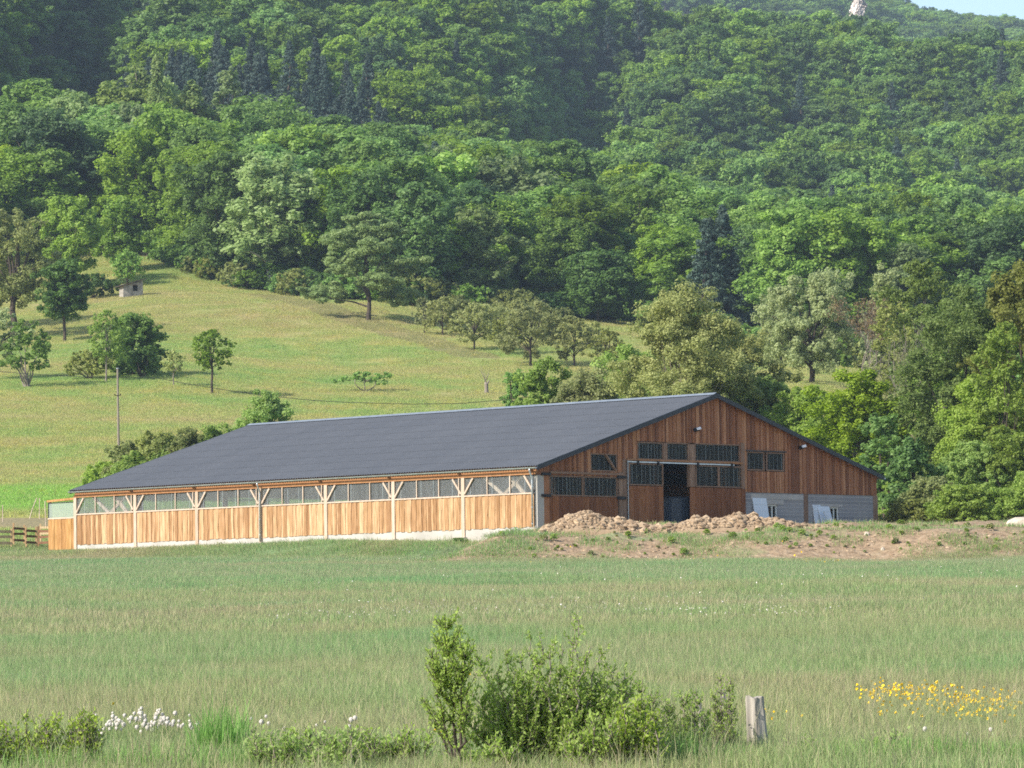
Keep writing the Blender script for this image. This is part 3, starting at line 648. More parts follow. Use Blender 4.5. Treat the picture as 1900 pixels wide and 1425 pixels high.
# masonry part with its windows
OW = [(17.26, 17.98, .28, 1.32), (22.22, 22.92, .05, 1.27)]
mb = MB()
bks = sorted({15.42, 20.08, 20.40, 25.75, *[x for o in OW for x in o[:2]]})
for q0, q1 in zip(bks[:-1], bks[1:]):
    if (q0, q1) == (20.08, 20.40): continue
    o = [w_ for w_ in OW if w_[0] == q0]
    if o: mb.box(q0, q1, -.02, .2, -.8, o[0][2]); mb.box(q0, q1, -.02, .2, o[0][3], 1.92)
    else: mb.box(q0, q1, -.02, .2, -.8, 1.92)
mb.build('block_wall', M['block'], barn)['label'] = 'grey concrete block wall under the gable boards'
for x0, x1, t in ((20.08, 20.40, .3), (25.75, 26.1, .7)):
    mb = MB(); mb.box(x0, x1, -.05, .2, -.6, 1.93, t); mb.build('wall_post', M['paleg'], barn)
mb = MB(); mb.box(15.9, 20.05, -.033, -.02, 1.60, 1.86); mb.build('lintel_patch', M['concrete'], barn)
mb = MB(); mb.box(16.95, 18.45, -.04, -.033, 1.33, 1.58); mb.box(21.2, 23.2, -.035, -.02, 1.28, 1.42); mb.build('window_lintel', M['concrete'], barn)
for (x0, x1, z0, z1) in OW:
    mb = MB(); f = .07
    mb.box(x0, x0 + f, .04, .1, z0, z1); mb.box(x1 - f, x1, .04, .1, z0, z1); mb.box(x0 + f, x1 - f, .04, .1, z1 - f, z1); mb.box(x0 + f, x1 - f, .04, .1, z0, z0 + f); mb.box((x0 + x1) / 2 - .05, (x0 + x1) / 2 + .02, .03, .1, z0 + f, z1 - f)
    wn = mb.build('window', M['white'], barn); mb = MB(); mb.poly([(x0, .08, z0), (x1, .08, z0), (x1, .08, z1), (x0, .08, z1)]); mb.build('pane', M['glass'], wn)
    mb = MB(); mb.box(x0 - .05, x1 + .05, -.08, .03, z0 - .06, z0 - .002); mb.build('window_sill', M['concrete'], barn)

# far gable, rear wall, annex, inner frame
mb = MB(); boards(mb, 'g', 0, 26, 2.75, lambda b: zroof(b) - .06, .4, -35.05, rsg, wob=.01); boards(mb, 'g', 0, 26, -.3, 1.45, .4, -35.05, rsg, wob=.01); mb.build('far_gable_wall', M['slab'], barn)
mb = MB(); mb.box(0, 26, 34.95, 34.97, 1.45, 2.75); mb.build('far_glazing', M['pc'], barn)
mb = MB(); boards(mb, 'l', 0, 35, -.3, zroof(26) - .05, .4, -26.02, rsg, wob=.01); mb.build('rear_wall', M['slab'], barn)
for y in (5, 10, 15, 20, 25, 30):
    mb = MB()
    for b in (.3, 6.4, 19.6, 25.7): mb.box(b - .1, b + .1, y - .1, y + .1, -.1, zroof(b) - .2, .5)
    mb.beam((.1, y, zroof(.1) - .3), (13, y, 6.55), .12, .25, .4); mb.beam((25.9, y, zroof(25.9) - .3), (13, y, 6.55), .12, .25, .4); mb.beam((6.4, y, 3.2), (8.6, y, zroof(8.6) - .25), .1, .12, .6); mb.beam((6.4, y, 3.2), (4.2, y, zroof(4.2) - .25), .1, .12, .6)
    mb.build('truss', M['beam'], barn)
mb = MB(); mb.box(.15, 25.9, .15, 34.9, -.09, -.05); mb.build('floor_slab', M['inner'], barn)
# annex wall continuing the long side at its far end
mb = MB(); boards(mb, 'l', 35.14, 37.35, -.25, 1.42, .30, .06, rsb, wob=.004, ends=.02, tr=(.1, 1)); boards(mb, 'g', -.06, .15, -.25, 1.42, .2, -37.3, rsb, wob=.002); an = mb.build('annex_wall', M['annex'], barn)
mb = MB(); mb.box(-.10, -.0, 35.14, 37.35, 1.425, 1.50, .8); mb.build('annex_rail', M['pale'], an)
mb = MB(); mb.box(-.05, -.03, 35.14, 37.35, 1.50, 2.32); gl = mb.build('annex_glazing', M['pcflat'], barn)
mb = MB(); mb.box(-.07, .0, 37.31, 37.36, 1.50, 2.34); mb.box(-.075, -.052, 35.14, 37.35, 2.30, 2.34); mb.build('glazing_frame', M['dark_trim'], gl)
mb = MB(); mb.beam((-.06, 35.1, 2.50), (-.06, 37.4, 2.42), .14, .12, .8); mb.build('annex_beam', M['annex'], barn)
mb = MB(); mb.box(.0, .10, 37.25, 37.35, -.3, 2.4, .4); mb.box(-.01, .12, 35.12, 35.2, -.3, 2.45, .4); mb.build('annex_post', M['paleg'], barn)

def barn_loc(b, a, z): return Vector((X0 - a * math.sin(TH) + b * math.cos(TH), D0 + a * math.cos(TH) + b * math.sin(TH), B0 + z))
# tank in the doorway
tk = empty('ribbed_tank', barn_loc(11.75, 1.6, -.05), TH); tag(tk, 'big dark ribbed cylinder tank standing inside the open doorway', 'tank')
mb = MB(); prof = [(1.10, 0)]
for i in range(26): z = .03 + i * .062; prof += [(1.10, z), (1.135, z + .014), (1.135, z + .030), (1.10, z + .046)]
n = 40; vs = [(r * math.cos(q * 2 * math.pi / n), r * math.sin(q * 2 * math.pi / n), z) for r, z in prof for q in range(n)]
mb.grid(vs, [(i * n + q, i * n + (q + 1) % n, (i + 1) * n + (q + 1) % n, (i + 1) * n + q) for i in range(len(prof) - 1) for q in range(n)]); mb.build('tank_shell', M['tank'], tk)
mb = MB(); vs = [(r * math.cos(q * 2 * math.pi / n), r * math.sin(q * 2 * math.pi / n), z) for r, z in ((1.12, 1.63), (1.15, 1.66), (1.0, 1.70), (.3, 1.74)) for q in range(n)]
mb.grid(vs, [(i * n + q, i * n + (q + 1) % n, (i + 1) * n + (q + 1) % n, (i + 1) * n + q) for i in range(3) for q in range(n)] + [tuple(3 * n + q for q in range(n))]); mb.build('tank_lid', M['tank'], tk)
# floodlights
for (b, z, lab) in ((11.5, 5.05, 'small white faced floodlight high on the gable above the doors'), (19.7, 4.35, 'small floodlight on the gable boards to the right, above the block wall')):
    fl = empty('floodlight', barn_loc(b, -.06, z), TH); tag(fl, lab, 'floodlight', 'floodlights on the gable')
    mb = MB(); mb.beam((0, 0, -.05), (-.02, -.17, -.06), .04, .04); mb.beam((-.11, -.2, -.1), (-.11, -.2, .02), .02, .02); mb.build('bracket', M['iron'], fl)
    mb = MB(); mb.beam((-.13, -.17, -.04), (.13, -.28, .03), .14, .17, up=(0, .5, 1)); mb.build('housing', M['iron'], fl)
    mb = MB(); mb.beam((-.05, -.27, -.0), (.16, -.36, .06), .10, .13, up=(0, .5, 1)); mb.build('lens', M['lampw'], fl)
# loose panels leaning on the block wall
def panel(b, wd, z0, z1, lean, roll, lab, y=-.06, mat='panel'):
    t = tag(empty('wall_panel', barn_loc(b, y - lean, z0), TH), lab, 'panel', 'grey panels leaning on the block wall')
    mb = MB(); h = z1 - z0; s = math.tan(R(roll)) * h; vs = []
    for yy in (0, .05):
        vs += [(s, yy, 0), (wd + s, yy, 0), (wd, yy + lean, h), (0, yy + lean, h)]
    mb.grid(vs, [(0, 1, 2, 3), (4, 7, 6, 5), (0, 4, 5, 1), (1, 5, 6, 2), (2, 6, 7, 3), (3, 7, 4, 0)]); mb.build('board', M[mat], t)
    mb = MB(); mb.box(s * .8 + .03, s * .8 + wd * .97, lean * .18 - .012, lean * .18 - .002, h * .16, h * .16 + .05); mb.box(s * .2 + .03, s * .2 + wd * .97, lean * .82 - .012, lean * .82 - .002, h * .80, h * .80 + .05); mb.build('batten', M['panel'], t)
panel(15.98, 1.08, -.12, 1.64, .25, 3.0, 'widest grey panel leaning beside the first window of the block wall')
panel(20.76, .62, -.15, 1.36, .12, 5.0, 'narrow grey panel at the back of the two beside the second window')
panel(21.12, .92, -.15, 1.29, .30, 5.5, 'grey panel tilted in front of the narrow one beside the second window', -.10)
panel(21.16, .26, -.15, .98, .10, 30, 'slim pale plank leaning slantwise across the tilted panels', -.46)

# ------------------------------------------------------------------ earth heaps, boulders, stones
def heap(name, pts, seed, label, n=4800):
    """pts: (u, v_top) silhouette at depth d"""
    rs = np.random.default_rng(seed); d = 207.5; us = np.array([p[0] for p in pts]); zs = np.array([vrow(p[1], p[0], d) for p in pts]); X = (us - 950) * d / F
    x0, x1 = X.min(), X.max(); nx, ny = 110, 26; xs = np.linspace(x0, x1, nx); ys = np.linspace(d - 2.3, d + 2.3, ny); XX, YY = np.meshgrid(xs, ys)
    g = H(XX, YY); top = np.interp(XX, X, zs); prof = np.cos((YY - d) / 2.3 * math.pi / 2) ** .8
    hz = g + (np.maximum(top - g - .08, .0)) * prof + vnoise(XX * 3, YY * 3) * .16 * prof + vnoise(XX * 7 + 3, YY * 7) * .10 * prof - .04 * (1 - prof)
    V = np.stack([XX, YY, hz], -1).reshape(-1, 3); id_ = np.arange(nx * ny).reshape(ny, nx); Q = np.stack([id_[:-1, :-1], id_[:-1, 1:], id_[1:, 1:], id_[1:, :-1]], -1).reshape(-1, 4)
    # clods: jittered cubes-ish lumps (8-vertex, subdivided look by many sizes)
    th = hz; cx = x0 + (x1 - x0) * rs.random(n); cy = d - 2.0 + rs.random(n) * 3.6; zz = []
    sz_ = .03 + .10 * rs.random(n) ** 3; big = rs.random(n) < .02; sz_[big] = .13 + .12 * rs.random(big.sum())
    ix = np.clip(((cx - x0) / (x1 - x0) * (nx - 1)).astype(int), 0, nx - 1); iy = np.clip(((cy - d + 2.3) / 4.6 * (ny - 1)).astype(int), 0, ny - 1); cz = hz[iy, ix]
    an = np.arange(6) * math.pi / 3; base = [(0, 0, 1)] + [(math.cos(q) * .9, math.sin(q) * .9, .45) for q in an] + [(math.cos(q + .5), math.sin(q + .5), -.35) for q in an]
    base = np.array(base); fq = [(0, 1 + i, 1 + (i + 1) % 6, 1 + (i + 1) % 6) for i in range(6)] + [(1 + i, 7 + i, 7 + (i + 1) % 6, 1 + (i + 1) % 6) for i in range(6)]
    fq = np.array(fq); nb = len(base)
    J = base[None] * (1 + rs.normal(size=(n, nb, 3)) * .16); ang = rs.random(n) * 6.28; ca, sa = np.cos(ang)[:, None], np.sin(ang)[:, None]
    JX = J[..., 0] * ca - J[..., 1] * sa; JY = J[..., 0] * sa + J[..., 1] * ca; J = np.stack([JX, JY, J[..., 2] * .8], -1) * sz_[:, None, None]
    CV = (J + np.stack([cx, cy, cz + sz_ * .25], -1)[:, None, :]).reshape(-1, 3)
    T = np.repeat(rs.random(n), nb)
    mbv = [tuple(v) for v in CV]; faces = []
    for c in range(n):
        o_ = c * nb
        for f in fq[:6]: faces.append((o_ + f[0], o_ + f[1], o_ + f[2]))
        for f in fq[6:]: faces.append(tuple(o_ + x for x in f))
    t = empty(name, ((x0 + x1) / 2, d, 0)); off = np.array([(x0 + x1) / 2, d, 0])
    link('mound', np_mesh(name + '_mound', V - off, Q, np.full(len(V), .4), [M['earth']]), t)
    me = bpy.data.meshes.new('clods'); me.from_pydata([tuple(v) for v in (CV - off)], [], faces); me.materials.append(M['earth']); a = me.attributes.new('tint', 'FLOAT', 'POINT'); a.data.foreach_set('value', T.astype(np.float32))
    cl = link('clods', me, t); cl['kind'] = 'stuff'
    tag(t, label, 'earth heap')
heap('earth_heap', [(975, 998), (1000, 984), (1025, 972), (1045, 962), (1062, 955), (1085, 950), (1105, 956), (1118, 963), (1140, 963), (1165, 967), (1185, 972), (1205, 976), (1235, 984)], 3, 'taller rounded heap of dug earth clods in front of the hinged barn doors')
heap('earth_heap', [(1180, 985), (1200, 979), (1225, 977), (1250, 976), (1275, 966), (1290, 960), (1320, 964), (1360, 957), (1390, 958), (1410, 962), (1440, 965), (1460, 970), (1480, 977), (1510, 984), (1570, 990)], 4, 'long ridge of dug earth clods in front of the sliding door and block wall', 8000)
def stone(name, u, v, d, w_, h_, label, seed, mat='stone'):
    rs = np.random.default_rng(seed); X, Y = at(u, d); g = Hs(X, Y); mb = MB(); n = 12; vs = []; 
    for j, (r, z) in enumerate(((1, 0), (1.02, .3), (.85, .7), (.45, .95), (.05, 1.0))):
        for q in range(n): 
            e = 1 + rs.normal() * .09; vs.append((r * w_ / 2 * math.cos(q * 6.283 / n) * e, r * w_ * .38 * math.sin(q * 6.283 / n) * e, z * h_ * (1 + rs.normal() * .05) - .05))
    mb.grid(vs, [(i * n + q, i * n + (q + 1) % n, (i + 1) * n + (q + 1) % n, (i + 1) * n + q) for i in range(4) for q in range(n)] + [tuple(4 * n + q for q in range(n))])
    return tag(mb.build(name, M[mat], None, (X, Y, g)), label, 'stone')
stone('boulder', 1898, 1000, 208, 1.9, .55, 'large pale boulder on the bare ground at the right edge', 1)
stone('stone', 1605, 1016, 203.5, .28, .2, 'small white stone lying on the bare bank below the second barn window', 2)
stone('stone', 1634, 1036, 201, .2, .16, 'small white stone lower on the grassy bank', 5)
stone('stone', 1212, 975, 206.5, .45, .28, 'pale lump of rock at the gap between the two earth heaps', 6)

# loose clods and small weeds scattered over the bank
def one_clod(seed):
    rs = np.random.default_rng(seed); mb = MB(); vs = [(0, 0, .55)] + [(math.cos(q) * rs.uniform(.7, 1.1), math.sin(q) * rs.uniform(.7, 1.1), .25 + .1 * rs.normal()) for q in np.arange(7) * .8976] + [(math.cos(q) * 1.05, math.sin(q) * 1.05, -.3) for q in np.arange(7) * .8976]
    mb.grid(vs, [(0, 1 + i, 1 + (i + 1) % 7) for i in range(7)] + [(1 + i, 8 + i, 8 + (i + 1) % 7, 1 + (i + 1) % 7) for i in range(7)], rs.random()); return mb.mesh('clod', M['earth'])
def bank_scatter(name, n, protos, smin, smax, label, cat, seed):
    rs = np.random.default_rng(seed); X = -1 + 27 * rs.random(n); Y = 199.8 + 13 * rs.random(n) ** 1.2; kp = (X - X0 - .34 * (Y - D0) > 0) & ~((X > 0) & (-(X - X0) * math.sin(TH) + (Y - D0) * math.cos(TH) > -.4)) & (vnoise(X * .5, Y * .5) > -.2)
    X, Y = X[kp], Y[kp]; n = len(X); sc_ = smin + (smax - smin) * rs.random(n) ** 3; P = np.stack([X, Y, H(X, Y)], 1)
    tag(bank_later(name, P, np.stack([np.zeros(n), np.zeros(n), rs.random(n) * 6.28], 1), np.stack([sc_, sc_, sc_ * .8], 1), rs.integers(0, len(protos), n), protos), label, cat)
# ------------------------------------------------------------------ pens, stakes, pole, wire, shed
def rail_fence(u0, d0, u1, d1, rails, post_h, label, tints, nposts=2, ph=.10, rh=.13):
    xa, ya = at(u0, d0); xb, yb = at(u1, d1); t = empty('pen_fence', (xa, ya, Hs(xa, ya))); rs = random.Random(u0)
    for i in range(nposts):
        f = i / (nposts - 1); x, y = xa + (xb - xa) * f, ya + (yb - ya) * f; z = 0
        mb = MB(); mb.box(-ph / 2, ph / 2, -ph / 2, ph / 2, -.4, post_h + rs.uniform(-.05, .06), tints[0]); mb.build('post', M['pen'], t, (x - xa, y - ya, z))
    for r in rails:
        mb = MB(); zb = 0; mb.beam((0, -.08, r), (xb - xa, yb - ya - .08, zb + r + rs.uniform(-.02, .02)), .04, rh, tints[1]); mb.build('rail', M['pen'], t)
    tag(t, label, 'fence', 'wooden pen fences by the barn')
rail_fence(-30, 244, 18, 245, (.35, .68, .98), 1.15, 'light sunlit rail fence at the left edge, nearest the frame', (.7, .95), rh=.16)  # paler rail tint paints the sunlight into the wood colour
rail_fence(22, 246, 42, 247, (.32, .66, .97), 1.22, 'first dark rail fence right of the light one', (.55, .05))
rail_fence(45, 245, 64, 246, (.32, .66, .97), 1.2, 'second dark rail fence in the middle of the pens', (.5, .1))
rail_fence(68, 245, 89, 244.5, (.30, .62, .95), 1.2, 'dark rail fence of the pens closest to the barn annex', (.15, .0))
rail_fence(72, 248, 88, 248, (.5, .85), 1.1, 'pale rail fence behind the dark one beside the annex', (.8, 1.0))  # pale tint here too stands in for sun on the rails
for (u, d, h_, ln, lab) in ((2, 262, 1.0, 0, 'thin pale stake at the left edge beyond the pens'), (50, 266, 1.25, .5, 'leaning pale stake left of the upright ones behind the pens'), (70, 266, 1.25, .02, 'upright pale stake in the middle behind the pens'), (82, 258, 1.5, -.05, 'tallest pale stake behind the pens, nearest the annex')):
    X, Y = at(u, d); mb = MB(); mb.tube([(0, 0, -.2), (ln * .5, 0, h_ * .5), (ln, 0, h_)], .028, 6, .9); tag(mb.build('stake', M['pale'], None, (X, Y, Hs(X, Y))), lab, 'stake', 'stakes beyond the pens')
# pole and its wire
X, Y = at(217, 356); gp = Hs(X, Y); ph_ = vrow(684, 217, 356) - gp
pole = tag(empty('utility_pole', (X, Y, gp)), 'slender grey wooden pole standing behind the shrubs at left', 'pole')
mb = MB(); mb.tube([(0.05, 0, -.3), (.02, 0, ph_ * .5), (0, 0, ph_)], [.11, .095, .08], 10, .4); mb.build('shaft', M['barkl'], pole)
mb = MB(); z = ph_ - (734 - 684) * 356 / F; mb.tube([(-.25, -.1, z), (.25, -.1, z)], .025, 6); 
for q in (-.22, .22): mb.tube([(q, -.1, z), (q, -.1, z + .14)], .05, 8)
mb.build('crossarm', M['iron'], pole)
mb = MB(); mb.tube([(0, 0, ph_), (0, 0, ph_ + .06)], .12, 10); mb.build('cap', M['zinc'], pole)
def wire(pts, label, d_):
    P = [Vector(((u - 950) * d / F, d, vrow(v, u, d))) for u, v, d in pts]
    cu_ = []
    for i in range(len(P) - 1):
        for t in np.linspace(0, 1, 8, endpoint=False): cu_.append(P[i].lerp(P[i + 1], t))
    cu_.append(P[-1]); mb = MB(); mb.tube(cu_, .022, 5); tag(mb.build('overhead_wire', M['iron']), label, 'wire')
wire([(217, 700, 356), (290, 701, 352), (345, 712, 348), (420, 724, 344), (500, 735, 340), (580, 743, 336), (650, 747, 332), (760, 750, 327), (850, 749, 322), (940, 742, 317), (1010, 732, 312), (1120, 716, 305)], 'thin dark wire sagging across the hillside meadow behind the barn roof', 0)
wire([(217, 700, 356), (150, 699, 362), (60, 694, 368), (-60, 685, 376)], 'thin wire running from the pole to the left edge', 0)
# shed on the hillside
X, Y = at(243, 556); g = Hs(X, Y); shed = tag(empty('shed', (X, Y, g - .1), R(22)), 'small pale stone hut with sloping dark roof on the hillside meadow', 'shed')
def shed_wall(mb, x0, x1, y0, y1, zl, zr):
    vs = [(x0, y0, -.4), (x1, y0, -.4), (x1, y1, -.4), (x0, y1, -.4), (x0, y0, zl), (x1, y0, zr), (x1, y1, zr), (x0, y1, zl)]
    mb.grid(vs, [(0, 1, 5, 4), (1, 2, 6, 5), (2, 3, 7, 6), (3, 0, 4, 7), (4, 5, 6, 7)])
sw = 1.3; zl, zr = 1.55, 2.25
mb = MB(); shed_wall(mb, -sw, -.05, -.9, -.75, zl, zl + (zr - zl) * .48); shed_wall(mb, .62, sw, -.9, -.75, zl + (zr - zl) * .74, zr); mb.box(-.05, .62, -.9, -.75, -.4, .75); mb.box(-.05, .62, -.9, -.75, 1.55, 1.85)
shed_wall(mb, -sw, -sw + .15, -.75, .9, zl, zl + .08); shed_wall(mb, sw - .15, sw, -.75, .9, zr - .08, zr); shed_wall(mb, -sw + .15, sw - .15, .75, .9, zl + .08, zr - .08); mb.build('wall', M['hut'], shed)
mb = MB(); mb.beam((-sw - .45, 0, zl - .18), (sw + .3, 0, zr + .10), 2.5, .12, up=(0, 0, 1)); mb.build('roof', M['barkd'], shed)
mb = MB(); mb.box(-.05, .62, -.93, -.90, 1.50, 1.56); mb.build('window_frame', M['paleg'], shed)
# cliff on the distant mountain (part of the terrain)
X, Y = at(1606, 1420)
def rock_face():
    rs = np.random.default_rng(8); nx, ny = 26, 18; xs = np.linspace(-9, 9, nx); zs = np.linspace(-16, 10, ny); vs = []
    for j, z in enumerate(zs):
        for i, x in enumerate(xs): vs.append(tuple(.27 * q_ for q_ in (x + rs.normal() * .4 + (z * .25), rs.normal() * 1.2 + z * .5 + abs(x) * .5, z + rs.normal() * .4 - abs(x + 2) * (.9 if j > 10 else .2))))
    mb = MB(); mb.grid(vs, [(j * nx + i, j * nx + i + 1, (j + 1) * nx + i + 1, (j + 1) * nx + i) for j in range(ny - 1) for i in range(nx - 1)]); 
    return tag(mb.build('cliff', M['cliff'], None, (X, Y, vrow(-1, 1606, Y))), 'pale rock outcrop above the treetops at the top edge', None, None, 'structure')
rock_face()

# ------------------------------------------------------------------ trees one can tell apart
T = tree_at
T('meadow_tree', 'loose', 22, 388, 165, 505, 'lf_olive', 'barkd', 'tall olive brown tree at the left edge of the hillside meadow', trunk_h=.22, dens=1.3)
T('meadow_tree', 'loose', -40, 430, 150, 520, 'lf_olive', 'barkd', 'olive tree half cut off by the left edge, beside the taller one', trunk_h=.22, dens=1.3)
T('meadow_tree', 'round', 132, 362, 118, 575, 'lf_bright', 'barkd', 'bright yellow green tree left above the stone hut', trunk_h=.2)
T('meadow_tree', 'tall', 222, 366, 88, 590, 'lf_mid', 'barkd', 'upright green tree directly above the stone hut', trunk_h=.15)
T('meadow_tree', 'loose', 236, 462, 60, 572, 'lf_mid', 'barkd', 'small bushy tree growing right behind the stone hut', trunk_h=.2)
T('meadow_tree', 'tall', 118, 482, 84, 498, 'lf_dark', 'barkd', 'dark narrow tree with black trunk left of the hut', trunk_h=.3, tr=.022)
T('meadow_shrub', 'bush', 172, 506, 90, 560, 'lf_dark', 'barkd', 'dark low shrub between the dark tree and the hut', cat='shrub', parts=('foliage', 'stems'))
T('fruit_tree', 'loose', -8, 572, 110, 437, 'lf_pale', 'barkd', 'grey green tree with dark crooked trunk at the left edge', trunk_h=.3, tr=.04)
T('willow_shrub', 'bush', 50, 592, 92, 424, 'lf_mid', 'barkl', 'fan shaped green shrub with many thin stems at left', cat='shrub', parts=('foliage', 'stems'), limbs=10)
T('fruit_tree', 'loose', 196, 574, 74, 429, 'lf_hazel', 'barkl', 'pale green tree with thin light trunk beside the round one', trunk_h=.24, tr=.014, dens=1.0)
T('fruit_tree', 'round', 246, 582, 108, 437, 'lf_mid', 'barkd', 'round dense green tree above the bramble thicket', trunk_h=.1)
T('bramble_thicket', 'bush', 165, 648, 80, 433, 'lf_olive', 'barkd', 'low brownish thicket left of the pale trunk', cat='shrub', parts=('foliage', 'stems'))
T('bramble_thicket', 'bush', 262, 640, 90, 434, 'lf_dark', 'barkd', 'dark thicket under the round dense tree', cat='shrub', parts=('foliage', 'stems'))
T('fruit_tree', 'loose', 321, 647, 40, 424, 'lf_pale', 'barkl', 'small sparse sapling between the round tree and the upright one', trunk_h=.35, tr=.02, dens=.6)
T('fruit_tree', 'loose', 393, 610, 70, 418, 'lf_mid', 'barkd', 'upright small tree standing alone in the meadow right of the sapling', trunk_h=.36, tr=.022, dens=1.1)
T('fruit_tree', 'umbrella', 677, 689, 92, 430, 'lf_mid', 'barkl', 'low flat umbrella shaped tree alone in the middle of the meadow', trunk_h=.45, tr=.035, limbs=8)
T('oak_tree', 'oak', 686, 396, 190, 520, 'lf_birch', 'barkd', 'broad spreading tiered tree at the forest edge, paler than the wood behind', trunk_h=.10, dens=1.9, leaf=0.252, tr=.026)
# orchard
orch = [(788, 546, 34, 505, 'first slim one'), (822, 545, 64, 503, 'second from the left, twiggy top'), (856, 543, 60, 512, 'behind between the second and third'), (881, 556, 72, 487, 'clear single trunk in front'), (925, 560, 60, 505, 'behind right of the single trunk one'),
        (946, 575, 56, 483, 'small one left of the widest'), (985, 556, 108, 470, 'widest, casting a round shadow'), (962, 552, 90, 512, 'tall crown behind the widest'), (1027, 566, 60, 496, 'right behind the widest'), (1066, 580, 70, 470, 'standing by the dry track'), (1098, 592, 50, 492, 'small one above the dry track'), (1128, 604, 52, 462, 'dark crooked one at the right end')]
for i, (u, v, w_, d, lab) in enumerate(orch):
    T('fruit_tree', 'fruit', u, v + 4, w_ * 1.15, d, 'lf_cherry' if i % 3 != 2 else 'lf_olive', 'barkd', 'old orchard tree, ' + lab, group='orchard trees below the wood', trunk_h=.14, tr=.026, dens=1.3, leaf=0.210)
T('round_tree', 'round', 1112, 466, 122, 560, 'lf_dark', 'barkd', 'dark dense round tree above the right end of the orchard', trunk_h=.16, dens=1.2)
# pollard stump with bare shoots
X, Y = at(902, 432); g = Hs(X, Y); ps = tag(empty('pollard_stump', (X, Y, g)), 'short bare pollard trunk with a few thin shoots alone in the meadow', 'tree stump')
mb = MB(); mb.tube([(0, 0, -.2), (.03, 0, .5), (.0, 0, .95), (-.1, 0, 1.15)], [.24, .19, .20, .1], 9); mb.tube([(.02, 0, .85), (.22, 0, 1.15), (.3, 0, 1.3)], [.12, .09, .06], 7); mb.build('stump', M['barkl'], ps)
mb = MB(); rr = random.Random(4)
for q in range(9): x = rr.uniform(-.8, .5); mb.tube([(-.05, 0, 1.1), (x * .4, rr.uniform(-.2, .2), 1.7), (x, rr.uniform(-.3, .3), 2.1 + rr.random() * .7)], [.02, .014, .007], 4)
mb.build('shoots', M['barkl'], ps)
# behind the barn
T('elder_shrub', 'round', 498, 726, 105, 305, 'lf_hazel', 'barkl', 'lone leafy shrub rising above the far end of the barn ridge', cat='shrub', trunk_h=.02, dens=1.5)
sh = [(195, 856, 54, 292, 'lowest shrub beside the barn roof edge at left'), (232, 818, 50, 290, 'shrub at the foot of the utility pole'), (282, 800, 58, 288, 'twiggy brownish shrub right of the pole'), (345, 795, 58, 286, 'pale shrub behind the middle of the far roof slope'), (396, 787, 52, 286, 'greener shrub nearest the far end of the ridge'), (258, 838, 60, 286, 'low filler shrub between the pole and the brownish shrub')]
for i, (u, v, w_, d, lab) in enumerate(sh): T('hedge_shrub', 'round', u, v, w_ * 1.5, d, 'lf_hazel' if i in (0, 4, 5) else 'lf_olive', 'barkl', lab, cat='shrub', group='shrubs behind the far roof slope', parts=('foliage', 'stems'), trunk_h=.0, dens=1.0, tr=.01, leaf=0.140)
T('small_tree', 'round', 955, 686, 56, 318, 'lf_mid', 'barkd', 'small dark green tree top left of the leafy bush above the ridge', trunk_h=.3)
T('hazel_bush', 'round', 1012, 668, 125, 292, 'lf_hazel', 'barkl', 'yellow green bush above the middle of the barn ridge', cat='shrub', parts=('foliage', 'stems'), trunk_h=.0, dens=1.5, tr=.012)
T('hazel_bush', 'round', 1090, 690, 130, 288, 'lf_cherry', 'barkl', 'low wide bush between the yellow green bush and the cherry tree', cat='shrub', parts=('foliage', 'stems'), trunk_h=.0, dens=1.5, tr=.012)
T('hazel_bush', 'round', 1165, 645, 140, 296, 'lf_hazel', 'barkl', 'bush at the left foot of the big loose cherry tree', cat='shrub', parts=('foliage', 'stems'), trunk_h=.0, dens=1.6, tr=.012)
T('cherry_tree', 'loose', 1268, 538, 240, 284, 'lf_cherry', 'barkl', 'big loose airy tree with visible branches behind the barn peak', trunk_h=.05, dens=3.2, leaf=0.154, limbs=46, tr=.009)
T('cherry_tree', 'loose', 1370, 612, 190, 292, 'lf_cherry', 'barkd', 'lower brownish green tree right of the airy cherry tree', trunk_h=.03, dens=2.6, leaf=0.154, tr=.010)
T('willow_tree', 'willow', 1508, 505, 165, 405, 'lf_pale', 'barkd', 'pale silvery green willow in front of the wood', trunk_h=.12, dens=1.9, leaf=0.231)
T('willow_tree', 'willow', 1450, 540, 90, 415, 'lf_pale', 'barkd', 'smaller pale willow left of the silvery one', trunk_h=.12, dens=1.3, leaf=0.231)
T('dying_tree', 'bare', 1588, 548, 60, 392, 'lf_red', 'barkl', 'half dead brownish tree with bare branches right of the willow', trunk_h=.2, limbs=2, leaf=0.210, dens=4, tr=.009)
T('whitebeam_tree', 'tall', 1643, 490, 76, 440, 'lf_pale', 'barkd', 'tree with silvery white leaves showing behind the brownish tree', trunk_h=.1)
T('ash_tree', 'loose', 1712, 482, 140, 372, 'lf_ash', 'barkl', 'tall brownish green tree between the willow and the big right hand trees', trunk_h=.02, dens=2.6, leaf=0.196, tr=.012)
T('ash_tree', 'loose', 1655, 560, 90, 330, 'lf_olive', 'barkl', 'slim olive tree behind the grey bare thicket', trunk_h=.02, dens=2.0, leaf=0.175, tr=.012)
T('bare_tree', 'bare', 1690, 612, 110, 292, 'lf_olive', 'barkl', 'grey leafless tree with fine pale twigs above the right roof slope', trunk_h=.2, limbs=7, leaf=0.098, dens=1.0, tr=.0055)
T('roadside_tree', 'loose', 1800, 536, 235, 268, 'lf_ash', 'barkd', 'big green tree right of the barn, tallest of the middle group', trunk_h=.0, dens=3.0, leaf=0.168, tr=.012)
T('roadside_tree', 'loose', 1905, 488, 190, 262, 'lf_olive', 'barkd', 'big olive green tree cut by the right edge', trunk_h=.0, dens=2.8, leaf=0.168, tr=.012)
T('roadside_tree', 'loose', 1868, 600, 130, 256, 'lf_ash', 'barkd', 'green tree in front of the big olive one near the right edge', trunk_h=.0, dens=2.4, leaf=0.161, tr=.012)
